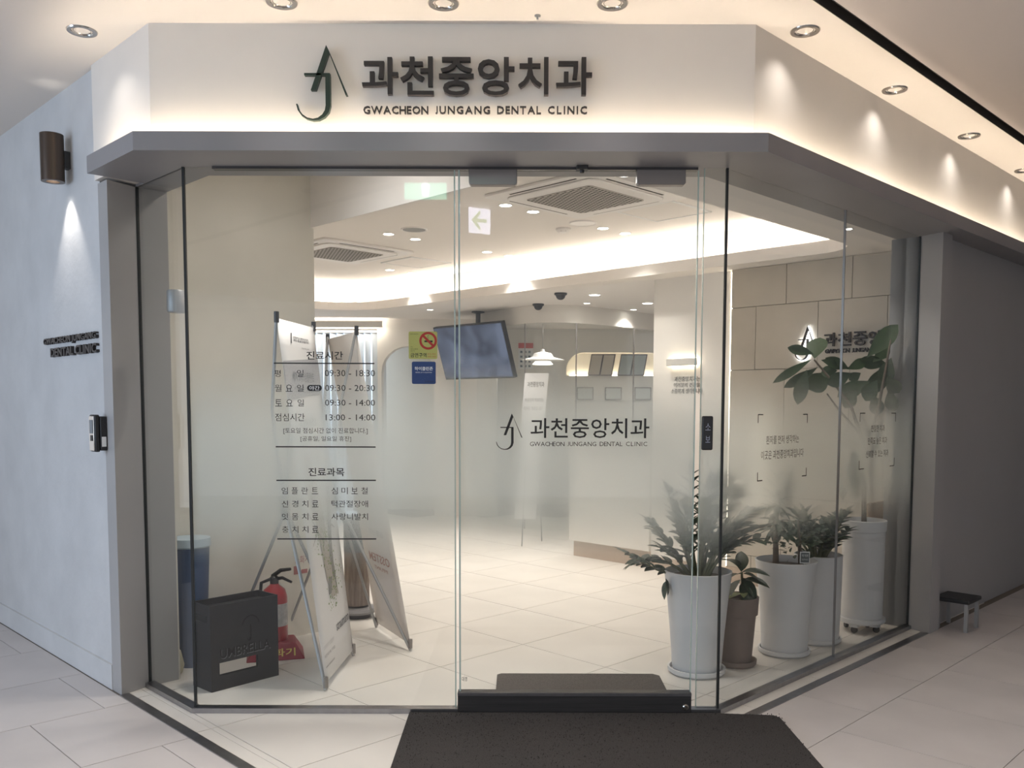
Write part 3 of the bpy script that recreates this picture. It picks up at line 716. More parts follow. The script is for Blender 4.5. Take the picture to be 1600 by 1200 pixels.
# certificates on the niche: two dark open folders of two pages each
def folder(px0, px1, lab, colr):
    x0, _ = FN.hit(px0, 570); x1, _ = FN.hit(px1, 570); h_ = nz1-nz0-.02
    t = thing('certificate_folder', lab, 'certificate', ((x0+x1)/2, 8.06, nz0), 0, 'certificate folders in the lit niche')
    w2_ = (x1-x0)/2
    for s_ in (-1, 1):
        pg = MB().plate([(0, 0), (s_*w2_*.9, 0), (s_*w2_*.9+.05, h_), (.05, h_)], .0, .012).build('cover', mat('folder_dark', (.10, .08, .09, 1), .5), t); pg.rotation_euler.x = -.1
        MB().plate([(s_*.01, .012), (s_*(w2_*.9-.012), .012), (s_*(w2_*.9-.012)+.046, h_-.012), (s_*.01+.046, h_-.012)], -.003, -.0005).build('page', colr, pg)
    return t
folder(916, 958, 'open dark folder with two cream certificates, left in the lit niche', mat('cream_paper', (.60, .54, .46, 1), .7))
folder(962, 1008, 'open dark folder with two blue-grey certificates, right in the lit niche', mat('blue_paper', (.45, .50, .50, 1), .7))
for i, pxc in enumerate((914, 958, 1004)):
    x0, z1 = FN.hit(pxc-13, 605); x1, z0 = FN.hit(pxc+13, 625)
    t = thing('picture_frame', ('small grey framed certificate under the niche, nearest the frosted poster', 'small grey framed certificate under the niche, middle of three', 'small grey framed certificate under the niche, nearest the partition')[i], 'picture frame', ((x0+x1)/2, 8.09, z0), 0, 'framed certificates below the niche')
    w_, h_ = (x1-x0)/2, z1-z0
    MB().plate([(-w_, 0), (w_, 0), (w_, h_), (-w_, h_)], -.02, -.001).build('frame', M_patch, t)
    MB().plate([(-w_+.015, .015), (w_-.015, .015), (w_-.015, h_-.015), (-w_+.015, h_-.015)], -.023, -.020).build('picture', mat('certificate_paper', (.6, .62, .6, 1), .7), t)
# poster on the far wall
x0, z1 = FN.hit(810, 536); x1, z0 = FN.hit(833, 577)
t = thing('notice_poster', 'notice poster with a red heading band behind the far glass', 'poster', ((x0+x1)/2, 8.095, z0))
w_, h_ = (x1-x0)/2, z1-z0
MB().plate([(-w_, 0), (w_, 0), (w_, h_), (-w_, h_)], -.004, 0).build('sheet', M_whitevinyl, t)
MB().plate([(-w_, h_*.8), (w_, h_*.8), (w_, h_), (-w_, h_)], -.006, -.004).build('heading_band', mat('poster_red', (.55, .12, .11, 1), .6), t)
for r3 in range(4):
    for c3 in range(3):
        MB().box(-w_*.75+c3*w_*.55, -w_*.75+c3*w_*.55+w_*.3, -.006, -.004, h_*(.62-.18*r3), h_*(.70-.18*r3)).build('printed_block', mat('poster_grey', (.12+.1*((r3+c3) % 2), .16, .2, 1), .6), t)
# pendant lamp
v = Frame((0, 6.7, 0), 0); x0, z0 = v.hit(848, 562); _, zt_ = v.hit(848, 505)
t = thing('pendant_lamp', 'tiered white pendant lamp inside the far glass room', 'lamp', (x0, 6.7, z0))
MB().tube([(0, 0, .12), (0, 0, ZS-z0)], .003, 6).build('cord', M_patch, t)
MB().lathe([(.02, .12), (.025, .09), (.10, .075), (.13, .03)], 32, cap=False).build('top_shade', M_acw, t, smooth=True)
MB().lathe([(.10, .035), (.16, .02), (.26, -.005)], 32, cap=False).build('wide_shade', M_acw, t, smooth=True)
MB().lathe([(.09, -.02), (.12, -.05), (.12, -.058), (.0, -.058)], 32, cap=False).build('lower_shade', mat('lit_shade', (1, 1, 1, 1), .5, emit=(1, .9, .75, 1), es=1.6), t, smooth=True)

# notice stand (white sheet with name) behind the door
v = Frame((0, 4.6, 0), 0); (x0, z1), (x1, z0) = v.hit(812, 583), v.hit(852, 700)
t = thing('notice_board', 'white standing notice with the clinic name, behind the frosted door', 'notice', ((x0+x1)/2, 4.6, 0))
w_ = (x1-x0)/2
MB().plate([(-w_-.05, .25), (w_-.09, .25), (w_+.03, z1), (-w_+.05, z1)], -.006, 0).build('sheet', M_whitevinyl, t)
put_text('lettering', '과천중앙치과', M_grey, t, -w_*.4, z1-.13, .16, .05, -.008, 0, .01)
put_text('lettering', '마음까지 치료하는', M_grey, t, -w_*.6, z1-.27, .18, .035, -.008, 0, 0)
put_text('lettering', '따뜻한 치과입니다', M_grey, t, -w_*.7, z1-.35, .18, .035, -.008, 0, 0)
for s_ in (-1, 1): MB().tube([(s_*w_*.5, .02, .9), (s_*w_*.8, .2 if s_ > 0 else -.12, .006)], .006, 6).build('leg', M_alu, t)

# ------------------------------------------------------------------ ceiling fittings inside
def downlight(px, py, z, lab, grp, r=.038, pw=16, size=110):
    q = onz(px, py, z); t = thing('downlight', lab, 'downlight', (q.x, q.y, z), 0, grp)
    MB().lathe([(r, .010), (r, -.001), (r+.008, -.003), (r+.010, 0)], 28, cap=False).build('bezel', M_acw, t, smooth=True)
    MB().lathe([(0, .0), (r, .0)], 24, cap=False).build('lamp', M_lamp, t)
    if pw: light('SPOT', 'downlight_beam', (q.x, q.y, z-.012), pw, NEUT, spot_size=math.radians(size), spot_blend=.7, shadow_soft_size=.03)
DL = [((790, 321), 'first'), ((833, 331), ''), ((942, 357), ''), ((977, 365), ''), ((761, 394), ''), ((795, 400), ''), ((607, 366), ''), ((649, 374), ''), ((609, 422), ''), ((643, 427), ''), ((504, 441), ''), ((537, 445), '')]
names = ['left of the pair between the two door hinge fittings', 'right of the pair between the two door hinge fittings', 'near of the pair beside the smoke detector', 'far of the pair beside the smoke detector, towards the corner pane',
         'left of the pair nearest the lit cove behind the door', 'right of the pair nearest the lit cove behind the door', 'left of the pair below the grey ceiling speaker', 'right of the pair below the grey ceiling speaker',
         'left of the pair beneath the far access panel', 'right of the pair beneath the far access panel', 'left of the farthest pair by the entry wall edge', 'right of the farthest pair by the entry wall edge']
for ((a, b), _), nm in zip(DL, names): downlight(a, b, ZR-.001, 'small round ceiling downlight, ' + nm, 'downlights in the raised clinic ceiling', pw=18, size=94)
for (a, b), nm in (((929, 461), 'large one right of the black domes'), ((1012, 474), 'half behind the partition top'), ((672, 484), 'small one left of the television pole'), ((917, 474), 'small one above the curved header'), ((990, 484), 'small one above the header by the partition')):
    downlight(a, b, ZS-.001, 'round downlight in the lower ceiling, ' + nm, 'downlights in the lower clinic ceiling', r=.05 if b < 470 or a > 1000 else .03, pw=9, size=120)
for (x, y, pw_) in ((-1.6, 4.2, 14), (.35, 6.7, 22), (1.5, 7.1, 22)):  # fill beams without fittings, added to brighten the back of the clinic
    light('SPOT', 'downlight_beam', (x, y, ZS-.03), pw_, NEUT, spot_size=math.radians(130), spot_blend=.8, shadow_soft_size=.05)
# entry fill downlights, added to brighten the entrance and hidden above the glass head
for (v_, lab, pw_) in ((Vector((-1.05, .45, 0)), 'added fill downlight, unseen in the high entrance ceiling over the umbrella box', 5), (Vector((-.72, .30, 0)), 'added fill downlight, unseen in the high entrance ceiling left of the door', 5), (Vector((.45, .168, 0)), 'added fill downlight, unseen close inside the glass over the inner mat', 12)):
    t = thing('downlight', lab, 'downlight', (v_.x, v_.y, (ZE if v_.x < -.5 else ZS)-.001), 0, 'downlights in the entry ceiling')
    MB().lathe([(.018, .010), (.018, -.001), (.022, -.003), (.024, 0)], 28, cap=False).build('bezel', M_acw, t, smooth=True)
    MB().lathe([(0, .0), (.018, .0)], 24, cap=False).build('lamp', M_lamp, t)
    light('SPOT', 'downlight_beam', (v_.x, v_.y, (ZE if v_.x < -.5 else ZS)-.012), pw_, NEUT, spot_size=math.radians(158), spot_blend=.8, shadow_soft_size=.05)
    if v_.x < -.5: light('SPOT', 'downlight_beam', (v_.x, v_.y, ZE-.013), 24, NEUT, spot_size=math.radians(84), spot_blend=.9, shadow_soft_size=.05)
downlight(1325, 358, ZS-.001, 'lone small round downlight in the entry ceiling before the fig tree', 'downlights in the entry ceiling', r=.022, pw=9, size=110)
# air conditioner cassettes
def cassette(pc, sc_, lab):
    t = thing('ceiling_air_conditioner', lab, 'air conditioner', tuple(W(pc, sc_, ZR)), PI/4, 'ceiling cassette air conditioners')
    h_ = .45
    fr = MB(); 
    def rr(h, r): 
        return [(cx*(h-r)+r*math.cos(a), cy*(h-r)+r*math.sin(a)) for cx, cy, a0 in ((1, 1, 0), (-1, 1, 90), (-1, -1, 180), (1, -1, 270)) for a in [math.radians(a0+90*i/4) for i in range(5)]]
    MB().prism(rr(h_, .03), -.018, 0).build('panel', M_acw, t, bevel=.004)
    MB().prism(rr(.36, .06), -.030, -.018).build('inner_panel', M_acw, t, bevel=.006)
    g = MB().prism(rr(.265, .03), -.034, -.030).build('grille', mat('ac_grille', (.42, .39, .36, 1), .6), t)
    mb = MB(); n = 17
    for i in range(n):
        for j in range(n):
            x = -.245+.49*i/(n-1)+(.0075 if j % 2 else -.0075); y = -.245+.49*j/(n-1)
            mb.add([(x+.0105*math.cos(a), y+.0105*math.sin(a), -.0348) for a in [PI/3*q for q in range(6)]], [(5, 4, 3, 2, 1, 0)])
    o = mb.build('grille_hole', M_darkslot, g); o['kind'] = 'stuff'
    for a in range(4):
        o = MB().box(-.27, .27, .385, .398, -.0195, -.017).build('air_slot', M_darkslot, t); o.rotation_euler.z = a*PI/2
    return t
def psof(px, py, z): q = onz(px, py, z); return ((q.x+q.y)/R2, (q.x-q.y)/R2)
a = psof(912, 334, ZR); b = psof(781, 302, ZR); c = psof(1047, 306, ZR)
cassette((a[0]+(b[0]))/2, (a[1]+c[1])/2, 'white ceiling cassette air conditioner with square perforated grille, above the door')
a2 = psof(554, 410, ZR); b2 = psof(511, 370, ZR); c2 = psof(640, 392, ZR)
cassette((a2[0]+b2[0])/2, (a2[1]+c2[1])/2, 'white ceiling cassette air conditioner farther back by the entry wall edge')
for (px_, py_), lab in (((1037, 330), 'square ceiling access panel beside the near air conditioner'), ((650, 410), 'square ceiling access panel beside the far air conditioner')):
    q = onz(px_, py_, ZR); t = thing('access_panel', lab, 'access panel', (q.x, q.y, ZR), PI/4, 'ceiling access panels')
    MB().box(-.215, .215, -.215, .215, -.004, 0).build('door', M_soffit, t)
    for a in range(4):
        o = MB().box(-.229, .229, .215, .229, -.007, 0).build('rim', M_whitevinyl, t); o.rotation_euler.z = a*PI/2
for (px_, py_), lab, cl in (((647, 358), 'grey round ceiling speaker near the far downlight pair', mat('speaker_grey', (.36, .36, .36, 1), .7)), ((911, 348), 'white round ceiling speaker beside the smoke detector', M_acw)):
    q = onz(px_, py_, ZR); t = thing('ceiling_speaker', lab, 'speaker', (q.x, q.y, ZR))
    MB().lathe([(0, -.006), (.085, -.006)], 32, cap=False).build('grille', cl, t)
    MB().lathe([(.085, -.006), (.095, -.009), (.10, 0)], 32, cap=False).build('rim', M_acw, t, smooth=True)
q = onz(880, 357, ZR); t = thing('smoke_detector', 'small white smoke detector on the raised ceiling beyond the door', 'smoke detector', (q.x, q.y, ZR))
MB().lathe([(.055, 0), (.055, -.014), (.035, -.03), (0, -.032)], 28).build('housing', M_acw, t, smooth=True)
MB().box(-.02, .02, -.038, -.030, -.026, -.018).build('vent', M_darkslot, t)
for (px_, py_), lab in (((876, 458), 'black ceiling dome camera, the one right and nearer'), ((841, 475), 'black ceiling dome camera, the one left and farther')):
    q = onz(px_, py_, ZS); t = thing('dome_camera', lab, 'camera', (q.x, q.y, ZS), 0, 'dome cameras on the lower ceiling')
    MB().lathe([(.058, 0), (.058, -.014), (.05, -.02)], 28).build('base', M_black, t, smooth=True)
    MB().lathe([(.046, -.02), (.036, -.045), (.02, -.058), (0, -.062)], 28).build('dome', M_blackm, t, smooth=True)

# television on a ceiling pole
tvd = 5.25
FT = Frame((0, 0, 0), 0)
qc = onz(747, 487, ZS)
cen = ray(738, 550); tdep = (qc.y+D-.15); cen = CO + cen*(tdep/cen.y)
tv = thing('television', 'wide dark television tilted down, hanging from a black ceiling pole', 'television', tuple(cen), 0, rot=(math.radians(18), 0, -PI/4))
TWd, THt = 1.10, .60
MB().box(-TWd/2, TWd/2, 0, .05, -THt/2, THt/2).build('casing', M_black, tv, bevel=.004)
scm = bpy.data.materials.new('tv_screen'); scm.use_nodes = True; N = scm.node_tree.nodes; L = scm.node_tree.links; b = N['Principled BSDF']
b.inputs['Base Color'].default_value = (.02, .03, .05, 1); b.inputs['Roughness'].default_value = .12
nz_ = N.new('ShaderNodeTexNoise'); nz_.inputs['Scale'].default_value = 3.2; nz_.inputs['Detail'].default_value = 1; nz_.inputs['Distortion'].default_value = .8
tc = N.new('ShaderNodeTexCoord'); L.new(tc.outputs['Object'], nz_.inputs[0]); rp = N.new('ShaderNodeValToRGB'); L.new(nz_.outputs[0], rp.inputs[0])
rp.color_ramp.elements[0].color = (.010, .013, .024, 1); rp.color_ramp.elements[0].position = .35; rp.color_ramp.elements[1].color = (.055, .065, .095, 1); rp.color_ramp.elements[1].position = .72
L.new(rp.outputs[0], b.inputs['Emission Color']); b.inputs['Emission Strength'].default_value = 1.0
MB().box(-TWd/2+.015, TWd/2-.015, -.003, 0, -THt/2+.02, THt/2-.015).build('screen', scm, tv)
tvm = tv.matrix_basis
pl_ = MB(); top = Vector((qc.x, qc.y, ZS))
bk = tv.matrix_basis @ Vector((0, .06, .1))
MB().tube([top, (top.x, top.y, bk.z+.1), bk], .026, 10).build('pole', M_black, tv, world=True)
MB().lathe([(.07, 0), (.07, -.012), (.03, -.02)], 24, c=tuple(top)).build('ceiling_plate', M_black, tv, world=True)

# ------------------------------------------------------------------ lettering on glass
hrs = thing('opening_hours_lettering', 'black vinyl opening hours and treatment list on the large left pane', 'lettering', (0, 0, 0))
def G(txt, a, b, c, d, bold=0, name='text_line', mt=None, parent=None, fr=None, y=-.0012):
    return fit(name, txt, mt or M_vinyl, parent or hrs, fr or F0, a, b, c, d, y=y, bold=bold)
def rule(fr, parent, a, y0, b, y1, th, y=-.0012, name='rule', mt=None):
    x0, z0 = fr.hit(a, y0); x1, z1 = fr.hit(b, y1); t_ = th/2/FPX*D*1.0
    o = MB().plate([(x0, z0-t_), (x1, z1-t_), (x1, z1+t_), (x0, z0+t_)], y-.0005, y).build(name, mt or M_vinyl, parent); return o
G('진료시간', 479, 536, 549, 562, .012)
rule(F0, hrs, 428, 567.5, 585, 568, 2)
G('평', 429, 438.7, 578, 589); G('일', 464, 474.5, 578, 589); G('09:30 - 18:30', 507.6, 586, 578, 588)
G('월', 429.5, 440, 601, 612); G('요', 446.5, 457, 601, 612); G('일', 464, 474.5, 601, 612); G('09:30 - 20:30', 508, 586, 601.5, 611)
G('토', 430, 440.5, 624, 635); G('요', 447, 457.5, 624, 635); G('일', 465, 475, 624, 635); G('09:30 - 14:00', 508, 586, 624.5, 634)
G('점심시간', 430, 476, 646, 658); G('13:00 - 14:00', 509, 586.5, 647.5, 657)
x0, z0 = F0.hit(480, 611); x1, z1 = F0.hit(503, 601.5); rr_ = (z1-z0)/2
pill = [(x0+rr_-rr_*math.sin(PI*i/8), (z0+z1)/2+rr_*math.cos(PI*i/8)) for i in range(9)] + [(x1-rr_+rr_*math.sin(PI*i/8), (z0+z1)/2-rr_*math.cos(PI*i/8)) for i in range(9)]
pb = MB().plate(pill, -.0017, -.0012).build('badge', M_vinyl, hrs)
G('야간', 483.5, 499.5, 603, 609.8, .01, 'badge_text', M_whitevinyl, pb, None, -.0022)
G('[토요일 점심시간 없이 진료합니다.]', 443, 574.5, 668.5, 678.5); G('[공휴일, 일요일 휴진]', 469.6, 548.6, 681.5, 690.5)
rule(F0, hrs, 431, 698, 587, 698.5, 2)
G('진료과목', 482, 538, 731, 744, .012)
rule(F0, hrs, 432, 750.5, 587.5, 750.5, 2)
def spaced(t, a, b, c, d):
    n = len(t); w_ = 9.8; st = (b-a-w_)/(n-1)
    for i, ch in enumerate(t): G(ch, a+i*st, a+i*st+w_, c, d)
spaced('임플란트', 440, 497, 761.5, 772); spaced('심미보철', 518, 574.5, 761.5, 772)
spaced('신경치료', 440.5, 497.5, 782, 792.5); G('턱관절장애', 518, 575, 782, 792.5)
spaced('잇몸치료', 440.5, 497.5, 802, 812.5); G('사랑니발치', 518, 575, 802, 812.5)
spaced('충치치료', 441, 497.5, 822, 832.5)
rule(F0, hrs, 433.5, 842, 588, 842, 2)
dl_ = thing('door_lettering', 'black vinyl clinic name and emblem across the glass door', 'lettering', (0, DY, 0))
FD = Frame((0, DY, 0), 0)
G('과천중앙치과', 829, 1014.5, 653.5, 684.5, .008, parent=dl_, fr=FD)
for wd, a, b in (('GWACHEON', 828, 882), ('JUNGANG', 887, 931.5), ('DENTAL', 937, 972.5), ('CLINIC', 978, 1011)):
    x0, z0 = FD.hit(a, 697); x1, _ = FD.hit(b, 697); letters(wd, M_vinyl, dl_, x0, x1, z0, FD.hit(a, 690.3)[1]-z0, -.0012, 0, 0, 'small_letter')
a = FD.hit(775, 703); b = FD.hit(816, 646); emblem_parts(a[0], a[1], b[0]-a[0], b[1]-a[1], -.0018, .0006, M_vinyl, dl_)
def slogan(lab, corners, lines):
    t = thing('slogan_lettering', lab, 'lettering', tuple(FR.o), FR.th)
    (tl, tr_, bl_, br_) = corners
    for (cx_, cy__), dx, dy in ((tl, 8, 14), (tr_, -7, 14), (bl_, 8, -14), (br_, -7, -13)):
        x0, z0 = FR.hit(cx_, cy__); x1, _ = FR.hit(cx_+dx, cy__); _, z1 = FR.hit(cx_, cy__+dy)
        t1 = .0048 if z1 > z0 else -.0048; t2 = .0048 if x1 > x0 else -.0048
        MB().plate([(x0, z0), (x1, z0), (x1, z0+t1), (x0+t2, z0+t1), (x0+t2, z1), (x0, z1)], -.0018, -.0012).build('corner_bracket', M_vinyl, t)
    for tx_, a, b, c, d in lines: G(tx_, a, b, c, d, 0, parent=t, fr=FR)
slogan('black slogan in four corner brackets on the angled pane next to the corner', ((1184, 647), (1261.6, 646.6), (1182.6, 752.4), (1259.5, 743.7)),
       (('환자를 먼저 생각하는', 1197, 1248, 680, 693), ('이곳은 과천중앙치과입니다', 1189, 1255, 702.5, 716)))
slogan('black three-line slogan in corner brackets on the far angled pane', ((1343.5, 645), (1399.6, 644.8), (1341.4, 734), (1396.7, 728)),
       (('친절한 치과', 1361, 1382, 664, 674.5), ('만족도 높은 치과', 1356, 1385.5, 683, 694), ('신뢰할 수 있는 치과', 1353, 1387.5, 703, 714)))

# no smoking sticker
def sticker(name, lab, cat, a, b, c, d, mt):
    t = thing(name, lab, cat, (0, 0, 0)); x0, z1 = F0.hit(a, c); x1, z0 = F0.hit(b, d); r = .006
    P_ = [(x1-r+r*math.cos(q), z1-r+r*math.sin(q)) for q in (0, PI/4, PI/2)] + [(x0+r-r*math.sin(q), z1-r+r*math.cos(q)) for q in (0, PI/4, PI/2)] + [(x0+r-r*math.cos(q), z0+r-r*math.sin(q)) for q in (0, PI/4, PI/2)] + [(x1-r+r*math.sin(q), z0+r-r*math.cos(q)) for q in (0, PI/4, PI/2)]
    MB().plate(P_, -.0016, -.0008).build('sheet', mt, t); return t, x0, x1, z0, z1
t, x0, x1, z0, z1 = sticker('no_smoking_sticker', 'yellow-green no smoking sticker with a red ring on the left pane', 'sticker', 638.5, 683.5, 518, 561, mat('sticker_lime', (.46, .46, .13, 1), .5))
cxs, czs = F0.hit(669, 532.5); R_ = .0375; n = 36
V = [(cxs+r*math.cos(2*PI*i/n), -.0022, czs+r*math.sin(2*PI*i/n)) for r in (R_, R_*.74) for i in range(n)]
V = [(min(v_[0], x1), v_[1], min(v_[2], z1)) for v_ in V]
M_rr = mat('sticker_red', (.42, .03, .02, 1), .5)
MB().add(V, [(i, n+i, n+(i+1)%n, (i+1)%n)[::-1] for i in range(n)]).build('red_ring', M_rr, t)
d_ = R_*.78*.707; w_ = .0035
MB().plate([(cxs-d_-w_, czs+d_-w_), (cxs-d_+w_, czs+d_+w_), (cxs+d_+w_, czs-d_+w_), (cxs+d_-w_, czs-d_-w_)], -.0026, -.0021).build('red_bar', M_rr, t)
MB().plate([(cxs-.016, czs-.006), (cxs+.019, czs-.006), (cxs+.019, czs+.001), (cxs-.016, czs+.001)], -.0020, -.0016).build('cigarette', M_vinyl, t)
MB().tube([(cxs-.006, -.0018, czs+.006), (cxs+.001, -.0018, czs+.012), (cxs-.003, -.0018, czs+.018), (cxs+.003, -.0018, czs+.024)], .0011, 5).build('smoke_line', mat('print_grey_green', (.10, .16, .10, 1), .6), t)
G('금연구역', 641.5, 666.5, 551.5, 558.5, .012, parent=t, y=-.0018); G('경기도 과천시', 668, 681, 552, 554.5, 0, parent=t, y=-.0018, mt=M_rr); G('과태료 10만원', 668, 681, 556, 558.5, 0, parent=t, y=-.0018, mt=M_rr)
G('과천시보건소', 640.5, 654, 521, 523, 0, parent=t, y=-.0018); G('여기는', 641.5, 645, 541, 543, 0, parent=t, y=-.0018); G('국민건강증진법', 641.5, 653, 544.5, 546.5, 0, parent=t, y=-.0018); G('금연구역', 641.5, 648, 547.5, 549.5, 0, parent=t, y=-.0018)
t, x0, x1, z0, z1 = sticker('clean_zone_sticker', 'dark blue sticker with white title and wave, below the no smoking sticker', 'sticker', 643.5, 681, 565, 600, mat('sticker_blue', (.018, .05, .17, 1), .45))
n = 10
wv = [(x0+.002, z0+.001), (x1-.001, z0+.001), (x1-.001, z0+.036)] + [(x1-.001-(x1-x0)*i/n*.97, z0+.036-.034*math.sin(PI/2*i/n)) for i in range(1, n+1)]
MB().plate(wv, -.0021, -.0016).build('wave_print', mat('wave_pale', (.42, .48, .62, 1), .5), t)
G('하이클린존', 648, 676.5, 573, 579, .015, parent=t, mt=M_whitevinyl, y=-.0019); G('깨끗한 공기 안심하세요', 649, 675, 581, 583, 0, parent=t, mt=M_whitevinyl, y=-.0019)
G('한국환경관리', 664, 678.5, 595, 597.5, 0, parent=t, y=-.0026)
for i in range(5):
    x, z = F0.hit(660+i*4.4, 593-i*i*.5-i); MB().lathe([(0, 0), (.0016+.0005*i, 0)], 10).build('dot_print', M_whitevinyl, t).location = (x, -.0026, z); t.children[-1].rotation_euler.x = PI/2

# ------------------------------------------------------------------ status plate / lock device on the narrow pane
x0, z1 = F0.hit(1096, 650); x1, z0 = F0.hit(1112, 703)
t = thing('door_lock_pad', 'tall black digital lock pad with pale characters on the narrow pane', 'lock pad', ((x0+x1)/2, 0, (z0+z1)/2)); w_ = (x1-x0)/2; h_ = (z1-z0)/2
MB().box(-w_, w_, -.022, -.001, -h_, h_).build('body', M_black, t, bevel=.006)
put_text('character', '소', mat('pale_mark', (.35, .37, .45, 1), .5), t, -.010, .012, .022, .030, -.0232)
put_text('character', '보', MATS['pale_mark'], t, -.009, -.040, .020, .028, -.0232)

# ------------------------------------------------------------------ banners
def banner(name, lab, foot, top, hub, rear, front, sheet_m, prints):
    """foot/top: left and right ends (as seen) of the sheet, sheet between; front = printed face normal sign"""
    fl, frr = Vector(foot[0]), Vector(foot[1]); tl, tr_ = Vector(top[0]), Vector(top[1]); c = (fl+frr)/2; c.z = 0
    t = thing(name, lab, 'banner stand', tuple(c))
    X = (frr-fl); wdt = X.length; X.normalize(); U = ((tl+tr_)/2-(fl+frr)/2); hgt = U.length; U.normalize(); Nn = X.cross(U).normalized()
    mb = MB(); nx, nz = 6, 14; V = []
    for j in range(nz+1):
        for i in range(nx+1):
            a = fl.lerp(frr, i/nx); b = tl.lerp(tr_, i/nx); q = a.lerp(b, j/nz) + Nn*0; V.append(q)
    mb.add(V, [(j*(nx+1)+i, j*(nx+1)+i+1, (j+1)*(nx+1)+i+1, (j+1)*(nx+1)+i) for j in range(nz) for i in range(nx)])
    sh = mb.build('sheet', sheet_m, t, smooth=True, world=True)
    sh.modifiers.new('s', 'SOLIDIFY').thickness = .0012
    hub = Vector(hub)
    for e, nm in ((fl, 'leg'), (frr, 'leg'), (tl, 'arm'), (tr_, 'arm')):
        e2 = Vector(e) - Vector((0, 0, .03)) if nm == 'leg' else Vector(e)+Vector((0, 0, .02))
        mid = hub.lerp(e2, .55) + (Vector((0, 0, 0)) if nm == 'leg' else (hub-(fl+frr+tl+tr_)/4)*.25)
        MB().tube([hub, mid, e2], [.009, .008, .008], 8).build(nm, M_alu, t, world=True, smooth=True)
        MB().tube([Vector(e)-Vector((0, 0, .02)), Vector(e)+Vector((0, 0, .03))], .012, 8).build('clip', M_black if nm == 'arm' else M_patch, t, world=True)
    MB().tube([hub+Vector((0, 0, -.05)), hub+Vector((0, 0, .05))], .022, 10).build('hub', M_black, t, world=True)
    for r in rear: MB().tube([hub, r], .008, 8).build('leg', M_alu, t, world=True)
    # frame for the prints: empty-less, matrix of the sheet plane
    Mx = lambda u, v, off: fl.lerp(frr, u).lerp(tl.lerp(tr_, u), v) + Nn*off
    return t, Mx, wdt, hgt, sh
M_sheetA = mat('banner_white', (.80, .79, .79, 1), .6)
fA0 = onz(509, 1068, .035); fA1 = onz(552, 1015, .035)
def onx(px, py, X_):
    d = ray(px, py); return CO + d*(X_/d.x)
dA = .30
tA0 = Vector((fA0.x-.245, fA0.y+.04, 0)); tA1 = Vector((fA1.x-.215, fA1.y+.02, 0))
def zat(px, py, x_, y_):   # height at which a vertical line through (x,y) shows at py
    d = ray(px, py); return H + d.z*(y_+D)/d.y
tA0.z = zat(432, 497, tA0.x, tA0.y); tA1.z = zat(490, 512, tA1.x, tA1.y)
# put x so that they project on the right column
d = ray(432, 497); tA0.x = d.x*(tA0.y+D)/d.y; d = ray(490, 512); tA1.x = d.x*(tA1.y+D)/d.y
hubA = Vector(((fA0.x+fA1.x+tA0.x+tA1.x)/4-.16, (fA0.y+fA1.y)/2, .82))
bA, MxA, wA, hA, shA = banner('banner_stand', 'white tree-picture banner on a slim aluminium stand behind the black umbrella box', (fA0, fA1), (tA0, tA1), hubA, [tuple(onz(356, 1016))], 1, M_sheetA, None)
def warp(me, Mx, sh, off, x=0, z=0):
    w_, h_ = sh['w'], sh['h']
    for v in me.vertices: v.co = Mx((v.co.x+x)/w_, (v.co.z+z)/h_, off)
def sheet_text(txt, x, z, w, h, mt, Mx, sh, mirror=False, bold=0, off=.004, name='lettering'):
    me = text_mesh(name, txt, mt, w, h, 0, bold, 2, mirror=mirror); warp(me, Mx, sh, off, x, z); return link(name, me, sh, True)
def sheet_mesh(mb, name, mt, Mx, sh, off=.0):
    me = mb.mesh(name, mt); warp(me, Mx, sh, off); return link(name, me, sh, True)
shA['w'] = wA; shA['h'] = hA
OF = .0022
M_pg = mat('print_grey', (.16, .16, .17, 1), .6); M_pband = mat('print_band', (.38, .38, .40, 1), .6)
sheet_mesh(MB().plate([(.004, hA*.78), (wA-.004, hA*.80), (wA-.004, hA*.905), (.004, hA*.885)], -.0005, 0), 'printed_band', M_pband, MxA, shA, OF)
sheet_text('straumann', wA*.35, hA*.945, wA*.42, .028, M_pg, MxA, shA, off=OF)
sheet_mesh(MB().plate([(wA*.27, hA*.938), (wA*.30, hA*.938), (wA*.33, hA*.968), (wA*.30, hA*.968)], -.0005, 0), 'printed_mark', M_pg, MxA, shA, OF)
sheet_text('simply doing more', wA*.55, hA*.925, wA*.22, .012, M_pg, MxA, shA, off=OF)
sheet_text('세계 1위 임플란트', wA*.18, hA*.83, wA*.62, .05, M_pg, MxA, shA, off=OF+.002)
sheet_text('스트라우만 임플란트', wA*.2, hA*.80, wA*.55, .03, M_pg, MxA, shA, off=OF+.002)
M_pg2 = mat('print_pale_grey', (.42, .42, .43, 1), .6)
for i, tx_ in enumerate(('최고의 치료로', '건강한 미소', '당신의 행복')): sheet_text(tx_, wA*.22, hA*(.70-.05*i), wA*.5, .045, M_pg2, MxA, shA, off=OF)
# printed tree: two entwined pale trunks with green climbing leaves
M_tr = mat('print_trunk', (.48, .44, .40, 1), .6); M_trd = mat('print_trunk_dark', (.25, .25, .24, 1), .6); M_grn = mat('print_green', (.17, .26, .07, 1), .6)
def ribbon(path, mt, nm):
    V = []; 
    for x, z, w_ in path: V += [(x*wA-w_/2*wA, 0, z*hA), (x*wA+w_/2*wA, 0, z*hA)]
    sheet_mesh(MB().add(V, [(2*i, 2*i+1, 2*i+3, 2*i+2) for i in range(len(path)-1)]), nm, mt, MxA, shA, OF)
ribbon([(.62, .20, .22), (.55, .26, .26), (.50, .32, .22), (.45, .40, .24), (.40, .48, .28), (.36, .55, .22), (.30, .62, .14)], M_tr, 'printed_trunk')
ribbon([(.66, .22, .10), (.63, .30, .12), (.66, .36, .10), (.74, .44, .12), (.80, .52, .10)], M_trd, 'printed_trunk')
